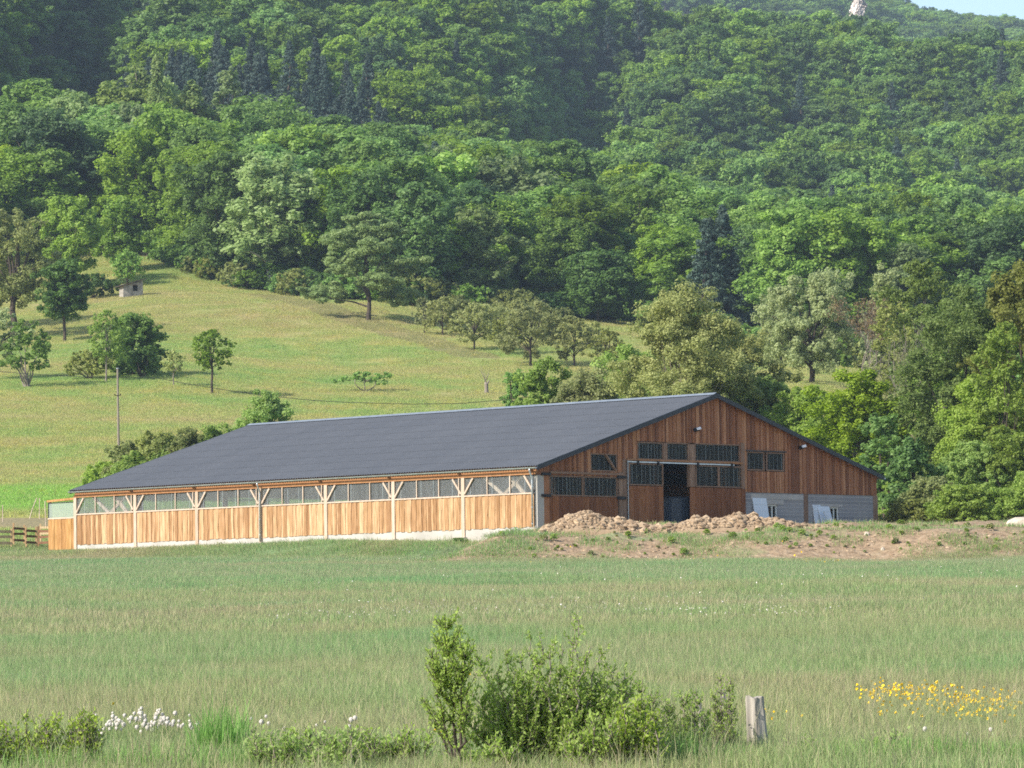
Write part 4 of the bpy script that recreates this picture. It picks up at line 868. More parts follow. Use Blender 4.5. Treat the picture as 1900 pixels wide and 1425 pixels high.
T('young_ash', 'tall', 1592, 690, 150, 272, 'lf_bright', 'barkl', 'bright green young tree rising behind the right roof slope', trunk_h=.05, dens=1.4, leaf=0.154)
T('young_ash', 'round', 1490, 718, 130, 284, 'lf_hazel', 'barkl', 'leafy yellow green tree just right of the barn peak', trunk_h=.05, dens=1.3, leaf=0.154)
T('young_ash', 'round', 1430, 700, 110, 290, 'lf_hazel', 'barkl', 'yellow green tree crown touching the roof peak from behind', trunk_h=.05, dens=1.2, leaf=0.154)
T('dark_tree', 'round', 1692, 812, 96, 243, 'lf_dark', 'barkd', 'small dark round tree above the right eave', trunk_h=.1, dens=1.2, leaf=.2)
T('dark_tree', 'round', 1640, 770, 80, 262, 'lf_mid', 'barkd', 'green tree between the bright young tree and the dark round one', trunk_h=.1, dens=1.2, leaf=.2)
T('roadside_tree', 'loose', 1750, 650, 150, 276, 'lf_hazel', 'barkl', 'light green tree filling the gap right of the bare twigs', trunk_h=.0, dens=2.4, leaf=0.154, tr=.012)
T('roadside_tree', 'loose', 1690, 720, 120, 280, 'lf_olive', 'barkl', 'olive tree low behind the bare twigs', trunk_h=.0, dens=2.2, leaf=0.154, tr=.012)
T('roadside_tree', 'loose', 1560, 755, 120, 296, 'lf_olive', 'barkl', 'low olive tree left of the bright young tree', trunk_h=.0, dens=2.2, leaf=0.154, tr=.012)
T('roadside_tree', 'round', 1830, 700, 170, 262, 'lf_hazel', 'barkl', 'broad light green tree in the middle right, in front of the tallest', trunk_h=.0, dens=2.2, leaf=0.154, tr=.012)
hd = [(1668, 868, 70, 246, 'first one by the barn wall, yellow green'), (1725, 884, 110, 238, 'low one with brownish tips'), (1800, 820, 130, 243, 'tall one in the middle'), (1880, 805, 130, 243, 'tall one at the right edge'), (1780, 900, 120, 233, 'low front one in the middle'), (1860, 905, 120, 233, 'low front one near the right edge'), (1680, 925, 90, 234, 'lowest one at the corner of the block wall'), (1925, 870, 110, 232, 'one cut by the right edge'), (1765, 838, 80, 250, 'small one tucked behind the middle')]
for i, (u, v, w_, d, lab) in enumerate(hd): T('hedge_shrub', 'bush', u, v, w_, d, ('lf_hazel', 'lf_olive', 'lf_hazel', 'lf_ash', 'lf_ash')[i % 5], 'barkl', 'hedge shrub right of the barn, ' + lab, cat='shrub', group='hedge shrubs right of the barn', parts=('foliage', 'stems'), dens=3.0, leaf=0.126, limbs=10, tr=.012)
T('poplar_tree', 'poplar', 296, 94, 44, 698, 'lf_birch', 'barkd', 'tall thin column of a poplar standing above the wood at left', leaf=.5, dens=1.2)
T('forest_birch', 'tall', 425, 122, 66, 708, 'lf_birch', 'barkl', 'wind blown pale tree with pointed top right of the poplar', leaf=.5)
T('forest_birch', 'tall', 358, 150, 90, 702, 'lf_birch', 'barkl', 'leaning pale green tree between the poplar and the pointed one', leaf=.5)
T('forest_birch', 'tall', 215, 150, 110, 706, 'lf_birch', 'barkl', 'wide pale tree group left of the poplar', leaf=.5)
T('forest_birch', 'tall', 262, 120, 70, 712, 'lf_birch', 'barkl', 'pale olive tree touching the poplar from the left', leaf=.5)

# ------------------------------------------------------------------ the wood on the hillside
def forest_proto(kind, seed, mat, leaf, Ht, Wd, dens=1.0, bark='barkd', **kw):
    rs = np.random.default_rng(seed); (cv, cq, ct), (wv, wq, wt) = make_plant(kind, rs, Ht, Wd, leaf, dens, **kw)
    V = np.concatenate([cv, wv]); Q = np.concatenate([cq, wq + len(cv)]); mi = np.concatenate([np.zeros(len(cq)), np.ones(len(wq))])
    return np_mesh('forest_tree', V, Q, np.concatenate([ct, wt]), [M[mat], M[bark]], mi)
P_near = [forest_proto('round' if i % 3 == 1 else 'tall', 100 + i, ('lf_forest', 'lf_forest', 'lf_mid', 'lf_bright', 'lf_forest', 'lf_mid', 'lf_forest', 'lf_dark')[i], .36, 1 * 15, 9.0, 1.2, trunk_h=.12, limbs=6) for i in range(8)]
P_far = [forest_proto('round' if i % 2 else 'tall', 200 + i, ('lf_forest', 'lf_forest', 'lf_mid', 'lf_forest', 'lf_forest', 'lf_dark')[i], .48, 12, 9.2, 1.0, trunk_h=.12, limbs=3) for i in range(6)]
P_con = [forest_proto('conifer', 300 + i, 'lf_conif', .50, 17, 9.0, 3.0) for i in range(3)]
P_bir = [forest_proto('tall', 320 + i, 'lf_birch', .40, 15, 8, 1.0, 'barkw', trunk_h=.15, limbs=5) for i in range(2)]
rsf = np.random.default_rng(21); cand = []
y = 545.0
while y < 1310:
    near = y < 735; stp = 9.2 if near else 9.2
    wdt = .148 * y + 14; x = -wdt + rsf.random() * stp
    while x < wdt:
        px, py = x + rsf.normal() * 1.6, y + rsf.normal() * 1.8; uq = 950 + F * px / py; ed = float(forest_edge(uq))
        if py > ed + 3.5: cand.append((py, px, uq))
        x += stp
    y += stp * .92
cand.sort(); hor = np.full(240, 5000.0); keep = []
ca = np.array(cand); gz = H(ca[:, 1], ca[:, 0])
for (py, px, uq), g in zip(cand, gz):
    con = (py > 760 and py < 905 and 190 < uq < 720 and rsf.random() < .97 and (HZ - g * F / py) > 45 + .12 * uq) or rsf.random() < .016
    if 1290 < uq < 1390 and 530 < py < 600: con = True
    first = py < forest_edge(uq) + 12
    if con: pr = int(rsf.integers(3)); kind = 'c'; s = (.85 + .35 * rsf.random()); sxy = s; Ht = 17 * s
    elif py < 735: pr = int(rsf.integers(8)); kind = 'n'; s = .82 + .58 * rsf.random() ** 1.2 - (.05 if first else 0); sxy = s ** .6 * (.95 + .4 * rsf.random()); Ht = 15 * s
    else: pr = int(rsf.integers(6)); kind = 'f'; s = .75 + .65 * rsf.random() ** 1.4; sxy = s ** .7 * (.9 + .4 * rsf.random()); Ht = 12 * s
    if kind == 'n' and rsf.random() < (.22 if uq < 750 and py > 640 else .04): kind = 'b'; pr = int(rsf.integers(2)); Ht = 15 * s
    if uq > 1230 and py < 735: s *= .84; sxy *= .9; Ht *= .84
    vt = HZ - (g + Ht) * F / py + ROLL * (uq - 950); hw = 4.0 * sxy * F / py; i0 = int(np.clip((uq - hw + 250) / 10, 0, 239)); i1 = int(np.clip((uq + hw + 250) / 10, i0 + 1, 240))
    vis = vt < hor[i0:i1].max() - 4
    hor[i0:i1] = np.minimum(hor[i0:i1], vt + Ht * .30 * F / py)
    if vis and vt < 760 and -150 < uq < 2050 and vt + Ht * F / py > -40:
        inframe = -40 < uq < 1940 and vt + Ht * .5 * F / py > 5
        keep.append((py, px, g, kind, pr, s, sxy, inframe))
PR = {'n': P_near, 'f': P_far, 'c': P_con, 'b': P_bir}
LAB = {'n': ('forest_tree', 'full leafy green tree of the wood at the foot of the slope', 'tree', 'leafy trees of the lower wood'), 'f': ('forest_tree', 'leafy tree with small looking round crown, far up the wooded slope', 'tree', 'leafy trees of the upper wooded slope'),
       'c': ('conifer_tree', 'dark blue green conifer with pointed top in the wood', 'conifer', 'dark conifers in the wood'), 'b': ('forest_birch', 'pale grey green airy tree among the leafy trees of the lower wood', 'tree', 'pale airy trees in the lower wood')}
nind = 0; rest = []
for (py, px, g, kind, pr, s, sxy, inf) in keep:
    rz = float(rsf.random() * 6.283)
    if inf and nind < 290:
        nm, lab, cat, grp = LAB[kind]; o = link(nm, PR[kind][pr]); o.location = (px, py, g - .2); o.rotation_euler = (0, 0, rz); o.scale = (sxy, sxy, s); tag(o, lab, cat, grp); nind += 1
    else: rest.append((px, py, g - .2, rz, sxy, s, kind, pr))

def gn_scatter(name, pts, rot, scl, idx, protos, kind='stuff'):
    """many copies of a few meshes as one object"""
    me = bpy.data.meshes.new(name); n = len(pts); me.vertices.add(n); me.vertices.foreach_set('co', np.asarray(pts, np.float32).ravel())
    a = me.attributes.new('rot', 'FLOAT_VECTOR', 'POINT'); a.data.foreach_set('vector', np.asarray(rot, np.float32).ravel())
    a = me.attributes.new('scl', 'FLOAT_VECTOR', 'POINT'); a.data.foreach_set('vector', np.asarray(scl, np.float32).ravel())
    a = me.attributes.new('pick', 'INT', 'POINT'); a.data.foreach_set('value', np.asarray(idx, np.int32))
    o = link(name, me); ng = bpy.data.node_groups.new(name, 'GeometryNodeTree'); N = ng.nodes; L = ng.links
    ng.interface.new_socket('Geometry', in_out='INPUT', socket_type='NodeSocketGeometry'); ng.interface.new_socket('Geometry', in_out='OUTPUT', socket_type='NodeSocketGeometry')
    gi = N.new('NodeGroupInput'); go = N.new('NodeGroupOutput'); iop = N.new('GeometryNodeInstanceOnPoints'); g2i = N.new('GeometryNodeGeometryToInstance')
    for pm in reversed(protos):
        po = bpy.data.objects.new(name + '_source', pm); oi = N.new('GeometryNodeObjectInfo'); oi.inputs['Object'].default_value = po; L.new(oi.outputs['Geometry'], g2i.inputs[0])
    def na(nm, ty):
        x = N.new('GeometryNodeInputNamedAttribute'); x.data_type = ty; x.inputs['Name'].default_value = nm; return [q for q in x.outputs if q.enabled and q.name == 'Attribute'][0]
    e2r = N.new('FunctionNodeEulerToRotation'); L.new(na('rot', 'FLOAT_VECTOR'), e2r.inputs[0]); L.new(e2r.outputs[0], iop.inputs['Rotation']); L.new(na('scl', 'FLOAT_VECTOR'), iop.inputs['Scale']); L.new(na('pick', 'INT'), iop.inputs['Instance Index'])
    iop.inputs['Pick Instance'].default_value = True; L.new(gi.outputs[0], iop.inputs['Points']); L.new(g2i.outputs[0], iop.inputs['Instance']); L.new(iop.outputs[0], go.inputs[0])
    md = o.modifiers.new('scatter', 'NODES'); md.node_group = ng; tag(o, None, None, None, kind); return o
for q in range(70):
    uq = 1990 + 420 * rsf.random(); py = 255 + 190 * rsf.random(); px = (uq - 950) * py / F; rest.append((px, py, float(Hs(px, py)) - .3, rsf.random() * 6.28, .8 + .3 * rsf.random(), .7 + .3 * rsf.random(), 'n', int(rsf.integers(8))))
# far mountain trees join the rest
for q in range(1500):
    py = 2150 + 720 * rsf.random(); px = (-.02 + .18 * rsf.random()) * py; rest.append((px, py, float(Hs(px, py)) - .3, rsf.random() * 6.28, 1.3 + .5 * rsf.random(), 1.2 + .4 * rsf.random(), 'f', int(rsf.integers(6))))
allp = P_far + P_near + P_con + P_bir; offs = {'f': 0, 'n': 6, 'c': 14, 'b': 17}
if rest:
    A = np.array([(r[0], r[1], r[2]) for r in rest]); tag(gn_scatter('far_wood', A, [(0, 0, r[3]) for r in rest], [(r[4], r[4], r[5]) for r in rest], [offs[r[6]] + r[7] for r in rest], allp), 'unbroken leafy wood covering the upper slopes and the distant mountain', 'wood')
bank_later = gn_scatter
bank_scatter('scattered_clods', 2600, [one_clod(i) for i in range(4)], .025, .13, 'loose earth clods and stones strewn over the bare bank', 'clods', 61)
P_weed = [forest_proto('bush', 430 + i, ('lf_fore', 'lf_hazel', 'lf_cherry')[i], .07, .42, .40, .8, limbs=5, tr=.012) for i in range(3)]
bank_scatter('bank_weeds', 300, P_weed, .3, 1.0, 'low leafy weeds dotted over the bare bank', 'weeds', 62)
# bushes filling the foot of the wood
rsu = np.random.default_rng(5); P_und = [forest_proto('bush', 400 + i, ('lf_dark', 'lf_mid', 'lf_olive')[i], .38, 3.6, 5.0, 1.0, limbs=4) for i in range(3)]
pts = []; 
for q in range(330):
    uq = -80 + 2060 * rsu.random(); d = forest_edge(uq) + rsu.random() * 12 - 1; X, Y = at(uq, d); pts.append((X, Y, Hs(X, Y) - .3))
n = len(pts); s = .5 + .7 * rsu.random(n)
tag(gn_scatter('undergrowth', pts, np.stack([np.zeros(n), np.zeros(n), rsu.random(n) * 6.28], 1), np.stack([s, s, s], 1), rsu.integers(0, 3, n), P_und), 'dark undergrowth along the foot of the wood', 'undergrowth')
print('forest individuals', nind, 'rest', len(rest))

# ------------------------------------------------------------------ grass
def tuft_patch(seed, size, n, hmin, hmax, wid, lean=.35, straw=.2, mats=('blade', 'straw'), clump=0):
    rs = np.random.default_rng(seed)
    if not clump: pass
    if clump: cxy = (rs.random((clump, 2)) - .5) * size; ci = rs.integers(0, clump, n); xy = cxy[ci] + rs.normal(size=(n, 2)) * size * .03
    else: xy = (rs.random((n, 2)) - .5) * size + rs.normal(size=(n, 2)) * size * .14
    h = hmin + (hmax - hmin) * rs.random(n) ** 1.3; st = (rs.random(n) < straw).astype(int); h = h * np.where((st > 0) & (rs.random(n) < .35), 1.45, 1); an = rs.random(n) * 6.283; ln = lean * rs.random(n) * h; dx, dy = np.cos(an) * ln, np.sin(an) * ln
    wa = rs.random(n) * 6.283; wx, wy = np.cos(wa) * wid / 2, np.sin(wa) * wid / 2; z = np.zeros(n)
    p0 = np.stack([xy[:, 0] - wx, xy[:, 1] - wy, z - .05], 1); p1 = np.stack([xy[:, 0] + wx, xy[:, 1] + wy, z - .05], 1)
    p2 = np.stack([xy[:, 0] + wx * .8 + dx * .4, xy[:, 1] + wy * .8 + dy * .4, h * .6], 1); p3 = np.stack([xy[:, 0] - wx * .8 + dx * .4, xy[:, 1] - wy * .8 + dy * .4, h * .6], 1)
    p4 = np.stack([xy[:, 0] + dx + wx * .12, xy[:, 1] + dy + wy * .12, h * (1 - .15 * lean)], 1); p5 = np.stack([xy[:, 0] + dx - wx * .12, xy[:, 1] + dy - wy * .12, h * (1 - .15 * lean)], 1)
    V = np.stack([p0, p1, p2, p3, p4, p5], 1).reshape(-1, 3); b = np.arange(n)[:, None] * 6
    Q = np.concatenate([b + np.array([[0, 1, 2, 3]]), b + np.array([[3, 2, 4, 5]])]); return np_mesh('tuft', V, Q, np.repeat(rs.random(n), 6), [M[x] for x in mats], np.concatenate([st, st]))
def slope_rot(X, Y, rs):
    e = .5; gx = (H(X + e, Y) - H(X - e, Y)) / (2 * e); gy = (H(X, Y + e) - H(X, Y - e)) / (2 * e)
    return np.stack([np.arctan(gy), -np.arctan(gx), rs.choice([0, math.pi / 2, math.pi, -math.pi / 2], len(X)) * 0], 1)
def field(name, y0, y1, step, protos, halfw, label, mask=None, seed=1, sj=.12, density=1.0):
    rs = np.random.default_rng(seed); xs = []; ys = []; y = y0
    while y < y1:
        hw = halfw(y); x = np.arange(-hw, hw, step); xs.append(x + rs.normal(size=len(x)) * step * .15); ys.append(y + rs.normal(size=len(x)) * step * .15); y += step
    X = np.concatenate(xs); Y = np.concatenate(ys); kp = rs.random(len(X)) < density
    if mask is not None: kp &= mask(X, Y, rs)
    X, Y = X[kp], Y[kp]; P = np.stack([X, Y, H(X, Y)], 1); s = 1 + rs.normal(size=len(X)) * sj; n = len(X)
    o = gn_scatter(name, P, slope_rot(X, Y, rs), np.stack([np.sign(rs.random(n) - .5), np.sign(rs.random(n) - .5), np.clip(s, .6, 1.5)], 1), rs.integers(0, len(protos), n), protos); tag(o, label, 'grass'); print(name, n); return o
def in_barn(X, Y, m_=.0):
    a = -(X - X0) * math.sin(TH) + (Y - D0) * math.cos(TH); b = (X - X0) * math.cos(TH) + (Y - D0) * math.sin(TH)
    return (a > -m_) & (a < 37.4 + m_) & (b > -.25 - m_) & (b < 26.2 + m_)
def yard_mask(X, Y): return (X - X0 - .34 * (Y - D0) > -1.5) & (Y > 198.2) & (Y < 242)
pA = [tuft_patch(i, 1.2, 1500, .08, .25, .0055, .6, .17) for i in range(6)]
pB = [tuft_patch(10 + i, 2.2, 1700, .07, .24, .012, .55, .17) for i in range(6)]
pC = [tuft_patch(20 + i, 4.4, 2100, .05, .20, .034, .6, .12) for i in range(5)]
pE = [tuft_patch(40 + i, 2.2, 1300, .05, .20, .016, .5, .3) for i in range(4)]
pD = [tuft_patch(30 + i, 1.5, 380, .05, .22, .018, .6, .45, ('lush', 'straw')) for i in range(4)]
field('meadow_grass', 31, 74, 1.1, pA, lambda y: .125 * y + 8, 'grey green meadow grass with brownish seed heads in the foreground')
field('field_grass', 74, 199, 2.0, pB, lambda y: .125 * y + 9, 'wide green field grass stretching up to the barn', seed=2)
field('field_grass', 199, 246, 2.0, pE, lambda y: .125 * y + 9, 'field grass running up to the long side of the barn', lambda X, Y, rs: ~in_barn(X, Y, .9) & ~yard_mask(X, Y), 3)
field('bank_grass', 197, 236, 1.0, pD, lambda y: .125 * y + 2, 'patchy low grass and weeds on the bare earth bank', lambda X, Y, rs: (X > -9) & ~in_barn(X, Y, 1.0) & (rs.random(len(X)) < np.where(yard_mask(X, Y), np.clip((vnoise(X * .35 + 4, Y * .3) + vnoise(X * 1.1, Y * .9) * .8 + .16) * 1.6, .02, .8) * np.where(X > 9, .85, 1.2), .35) * np.where(X < 3, 2.0, 1) * np.where(Y < 206, 1, .45)), 4)
field('hillside_grass', 246, 470, 4.0, pC, lambda y: .122 * y + 4, 'yellow green hillside meadow grass behind the barn', lambda X, Y, rs: ~in_barn(X, Y, 2.5) & ~((Y > 256) & (Y < 267)), 5)
field('hillside_grass', 470, 640, 4.6, pC, lambda y: .122 * y + 4, 'meadow grass of the upper slope below the wood', lambda X, Y, rs: Y < forest_edge(950 + F * X / Y) + 4, 6)

# ------------------------------------------------------------------ foreground
def fg(u, d): X, Y = at(u, d); return X, Y, Hs(X, Y)
def fg_plant(name, kind, u, vtop, wpx, d, mat, bark, label, leaf, seed=0, **kw):
    X, Y, g = fg(u, d); Ht = vrow(vtop, u, d) - g; return plant_thing(name, kind, int(u + seed), (X, Y, g - .02), Ht, wpx * d / F, leaf, M[mat], M[bark], label, **kw)
def leafy_shoots(name, u, d, label, shoots, leaf, mat, bark='barkl', cat='shrub', seed=1, gap=.022, parts=('foliage', 'stems'), low=.15):
    """shoots: (dx_base, dx_top, v_top, side twigs, reach) ; leaves sit along the twigs"""
    rs = np.random.default_rng(seed); X, Y, g = fg(u, d); segs = []; P = []; DR = []
    for (db, dt, vt, nt_, reach) in shoots:
        h = vrow(vt, u, d) - g; p0 = np.array([db * d / F, rs.normal() * .06, 0]); p1 = np.array([dt * d / F, rs.normal() * .12, h]); ch = limb(p0, p1, .012 if h < .9 else .014, .003, ((rs.random() - .5) * .08, 0, h * .08), rs, 9); segs += ch
        pts = [c[1] for c in ch]
        for q in range(nt_):
            t = low + (.98 - low) * rs.random(); i = min(int(t * 9), 8); b0 = pts[i]; an = rs.random() * 6.283; L = reach * (1.05 - .75 * t) * (.5 + .8 * rs.random()); tip = b0 + np.array([math.cos(an) * L, math.sin(an) * L, L * (.75 + .8 * rs.random())])
            tw = limb(b0, tip, .004, .0015, (0, 0, -.03), rs, 3); segs += tw
            for s0, s1, _, _ in tw:
                nn = max(1, int(np.linalg.norm(np.array(s1) - np.array(s0)) / gap))
                dv = (np.array(s1) - np.array(s0)); dv = dv / (np.linalg.norm(dv) + 1e-9)
                for j in range(nn): P.append(np.array(s0) + (np.array(s1) - np.array(s0)) * (j + rs.random()) / nn); DR.append(dv)
        for i in range(2 + int(low * 7), 9):
            for j in range(5): P.append(pts[i] + (pts[i - 1] - pts[i]) * rs.random()); DR.append(np.array([0, 0, .8]))
    P = np.array(P); n = len(P); d3 = rs.normal(size=(n, 3)) * .62 + np.array(DR) * .75; d3 /= np.linalg.norm(d3, axis=1)[:, None]
    L = (leaf * (.55 + .8 * rs.random(n)))[:, None]; side = np.cross(d3, rs.normal(size=(n, 3))); side /= np.linalg.norm(side, axis=1)[:, None]; nm = np.cross(side, d3)
    b0 = P + rs.normal(size=(n, 3)) * .004; V = np.stack([b0, b0 + d3 * L * .45 + side * L * .24 + nm * L * .05, b0 + d3 * L - nm * L * .08, b0 + d3 * L * .45 - side * L * .24 + nm * L * .05], 1).reshape(-1, 3)
    cr = (V, np.arange(n * 4).reshape(-1, 4), np.repeat(rs.random(n), 4)); wd = tubes(segs, 5); t = empty(name, (X, Y, g))
    link(parts[0], np_mesh(name + '_leaves', *cr, [M[mat]]), t); link(parts[1], np_mesh(name + '_stems', *wd, [M[bark]]), t); return tag(t, label, cat)
bush = []
rb = random.Random(3)
tops = [(-140, 1290), (-120, 1235), (-95, 1250), (-75, 1215), (-50, 1230), (-30, 1185), (-15, 1180), (5, 1200), (30, 1205), (52, 1170), (58, 1152), (80, 1200), (100, 1215), (120, 1250), (140, 1262), (150, 1290), (-60, 1270), (0, 1250), (40, 1260), (90, 1270), (-100, 1310), (110, 1320), (160, 1340), (-20, 1300), (60, 1310), (-150, 1340), (20, 1330), (130, 1350), (-80, 1350), (-45, 1330), (85, 1345), (145, 1375), (-130, 1380), (0, 1370)]
for (dt, vt) in tops: bush.append((dt * .35 + rb.uniform(-14, 14), dt, vt, 40 if vt > 1215 else 24, .22 if vt > 1215 else .12))
leafy_shoots('willow_bush', 1010, 32.6, 'large leafy green bush in the centre foreground', bush, .031, 'lf_fore', seed=4, gap=.007, low=.06)
leafy_shoots('sapling', 832, 32.3, 'slim young tree with thin leaning stem left of the large bush', [(8, -10, 1168, 130, .23), (7, -34, 1222, 50, .17), (9, 20, 1205, 60, .17), (8, 30, 1300, 26, .12), (8, -46, 1310, 26, .12)], .030, 'lf_fore', 'barkd', 'young tree', 7, .009, ('crown', 'trunk'), .30)
leafy_shoots('vine_plant', 1332, 33.7, 'leafy climber wrapped round the old post left of the bare one', [(0, -4, 1262, 50, .10), (2, 12, 1268, 50, .10), (-6, -16, 1290, 44, .09), (4, 18, 1320, 44, .09), (0, 10, 1350, 44, .10), (-4, -10, 1330, 44, .1), (0, 24, 1370, 20, .1)], .024, 'lf_fore', seed=9, cat='climber', gap=.010)
leafy_shoots('weed_clump', 1210, 33.2, 'tangle of tall leafy weeds between the large bush and the posts', [(-60, -70, 1290, 46, .13), (-40, -30, 1275, 46, .14), (-10, -5, 1295, 46, .14), (20, 26, 1310, 46, .13), (45, 50, 1300, 44, .12), (70, 76, 1290, 44, .12), (-50, -60, 1340, 46, .14), (0, 4, 1345, 46, .14), (50, 52, 1350, 46, .14), (85, 92, 1330, 44, .12), (25, 30, 1375, 46, .14), (-30, -30, 1375, 46, .14)], .028, 'lf_fore', seed=12, cat='weeds', gap=.011)
for (u, lab, n_, s_, vt0) in ((75, 'bramble patch in the bottom left corner', 30, 21, 1346), (640, 'bright leafy bramble patch left of the sapling at the bottom edge', 24, 22, 1372), (770, 'low bramble leaves under the sapling', 14, 23, 1378), (1560, 'weeds with fine leaves right of the bare post', 8, 24, 1385)):
    rb = random.Random(s_); leafy_shoots('bramble_patch', u, 32.8, lab, [(q := rb.uniform(-110, 110), q + rb.uniform(-12, 12), vt0 + rb.uniform(-12, 34), 18, .14) and (q, q + rb.uniform(-12, 12), vt0 + rb.uniform(-26, 36), 20, .12) for _ in range(n_)], .036, 'lf_fore', seed=s_, cat='bramble')
# old posts
def old_post(u, vtop, d, wbot, wtop, lean, label, seed):
    rs = np.random.default_rng(seed); X, Y, g = fg(u, d); h = vrow(vtop, u, d) - g; mb = MB(); n = 20; vs = []; rows = 9
    for j in range(rows):
        t = j / (rows - 1); w_ = (wbot + (wtop - wbot) * t) * d / F / 2
        for q in range(n):
            a = q * 6.283 / n; r = w_ * (1 + (.10 * (q % 3 == 0) - .06 * (q % 4 == 1)) + .02 * rs.normal()); zt = h * t + (rs.uniform(-.012, .015) if j == rows - 1 else 0)
            vs.append((math.cos(a) * r + lean * t, math.sin(a) * r * .8, zt - .05))
    mb.grid(vs, [(i * n + q, i * n + (q + 1) % n, (i + 1) * n + (q + 1) % n, (i + 1) * n + q) for i in range(rows - 1) for q in range(n)])
    mb.grid(vs[-n:] + [(lean, 0, h - .055)], [(q, (q + 1) % n, n) for q in range(n)]); return tag(mb.build('fence_post', M['oldwood'], None, (X, Y, g)), label, 'post')
old_post(1398, 1281, 34.0, 40, 32, -.03, 'bare grey split wooden fence post in the foreground', 1)
old_post(1334, 1268, 34.2, 16, 10, .0, 'thin weathered post hidden in the leafy climber', 2)
old_post(1296, 1288, 34.4, 12, 8, -.03, 'broken leaning stick of a post left of the climber', 3)
for (u, lab, n_, s_, vt0, w_) in ((560, 'leafy bramble patch at the bottom edge right of the lush grass clump', 18, 32, 1380, 90), (905, 'bramble leaves between the sapling and the foot of the large bush', 10, 33, 1382, 40), (1110, 'leafy weeds at the foot of the large bush on its right', 18, 34, 1350, 70), (1175, 'light green weeds just right of the large bush', 14, 35, 1330, 40)):
    rb = random.Random(s_); sh_ = []
    for _ in range(n_): q = rb.uniform(-w_, w_); sh_.append((q, q + rb.uniform(-14, 14), vt0 + rb.uniform(-24, 34), 20, .12))
    leafy_shoots('bramble_patch', u, 32.2, lab, sh_, .038, 'lf_fore' if s_ > 32 else 'lf_fore', seed=s_, cat='bramble', gap=.014)
# lush clumps and flowers
def clump(u, vtop, d, wpx, n, label, seed, mats=('lush', 'lush'), wid=.009):
    X, Y, g = fg(u, d); h = vrow(vtop, u, d) - g; rs = np.random.default_rng(seed); W = wpx * d / F
    me = tuft_patch(seed, W, n, h * .45, h * 1.02, wid, .45, .3, mats, 0); o = link('grass_clump', me); o.location = (X, Y, g); tag(o, label, 'grass clump', None, 'stuff'); return o
clump(402, 1298, 34.5, 80, 420, 'tall lush grass clump at left among the seed heads', 51)
clump(1240, 1325, 33.6, 230, 900, 'tall pale grass in front of the weeds by the posts', 52, ('blade', 'straw'), .006)
clump(1640, 1370, 33.5, 520, 1500, 'fresh grass at the bottom right', 53, ('lush', 'blade'), .007)
clump(1420, 1385, 33.2, 260, 900, 'dry straw coloured grass round the foot of the bare post', 54, ('straw', 'straw'), .006)
clump(1370, 1370, 33.9, 130, 500, 'straw grass between the two posts', 55, ('straw', 'blade'), .006)
clump(230, 1378, 33.4, 420, 1300, 'fresh grass at the bottom left', 56, ('lush', 'blade'), .007)
for q, (u, v, w_, n_, m_, lab) in enumerate(((300, 1362, 150, 700, ('lush', 'straw'), 'mixed green and dry grass below the dense seed heads'), (480, 1368, 120, 600, ('lush', 'blade'), 'green grass between the lush clump and the bramble'), (1230, 1345, 120, 700, ('lush', 'blade'), 'tall green grass under the leafy weeds'),
        (1330, 1372, 110, 600, ('lush', 'straw'), 'green and dry grass at the foot of the climber'), (1470, 1372, 130, 650, ('blade', 'straw'), 'mixed grass just right of the bare post'), (1590, 1360, 150, 700, ('lush', 'blade'), 'green grass at the bottom edge below the yellow flowers'), (1720, 1350, 150, 800, ('lush', 'straw'), 'taller ragged grass left of the bottom right seed heads'), (1850, 1362, 130, 700, ('lush', 'blade'), 'ragged grass in the bottom right corner'), (110, 1372, 160, 600, ('lush', 'blade'), 'fresh grass mixed into the corner bramble'), (900, 1385, 140, 500, ('lush', 'blade'), 'green grass at the feet of sapling and bush'))):
    clump(u, v, 32.4 + .1 * (q % 4), w_, n_, lab, 70 + q, m_, .0065)
def dandelion(seed):
    rs = np.random.default_rng(seed); mb = MB(); h = 1.0
    mb.tube([(0, 0, -.1), (.01, 0, .15), (0, 0, .34)], .0025, 4, .5, mi=1)
    n = 70; 
    for q in range(n):
        z = 1 - 2 * (q + .5) / n; a = q * 2.39996; r = math.sqrt(1 - z * z); c = Vector((r * math.cos(a), r * math.sin(a), z)); t = c.cross(Vector((.2, .5, .8))).normalized(); b = c.cross(t); s = .0058
        p = Vector((0, 0, .36)) + c * .021; mb.poly([p + t * s, p + b * s, p - t * s, p - b * s]); mb.poly([p + c * s, p + t * s, p - c * s, p - t * s])
    return mb.mesh('dandelion_clock', [M['fluff'], M['blade']])
dm = [dandelion(i) for i in range(2)]; rd = random.Random(9)
def put_dandelion(u, v, d, lab, grp):
    X, Y = at(u, d); g = Hs(X, Y); z = vrow(v, u, d) - g; s = z / .36; o = link('dandelion_clock', dm[rd.randrange(2)]); k_ = rd.uniform(.5, .9); o.location = (X, Y, g); o.scale = (k_, k_, s); 
    o.location.z = vrow(v, u, d) - .36 * k_; o.scale = (k_, k_, k_); tag(o, lab, 'dandelion', grp)
for q in range(105):
    u = rd.gauss(262, 52); v = 1336 + rd.gauss(0, 10) + abs(u - 262) * .08
    if 165 < u < 372: put_dandelion(u, v, rd.uniform(35.6, 37.5), 'white seed head in the dense cluster left of the lush grass clump', 'seed heads in the dense left cluster')
for (u, v) in ((172, 1327), (257, 1314), (204, 1329), (238, 1332)): put_dandelion(u, v, 35.5, 'white seed head standing out at the top left of the dense cluster', 'seed heads above the left cluster')
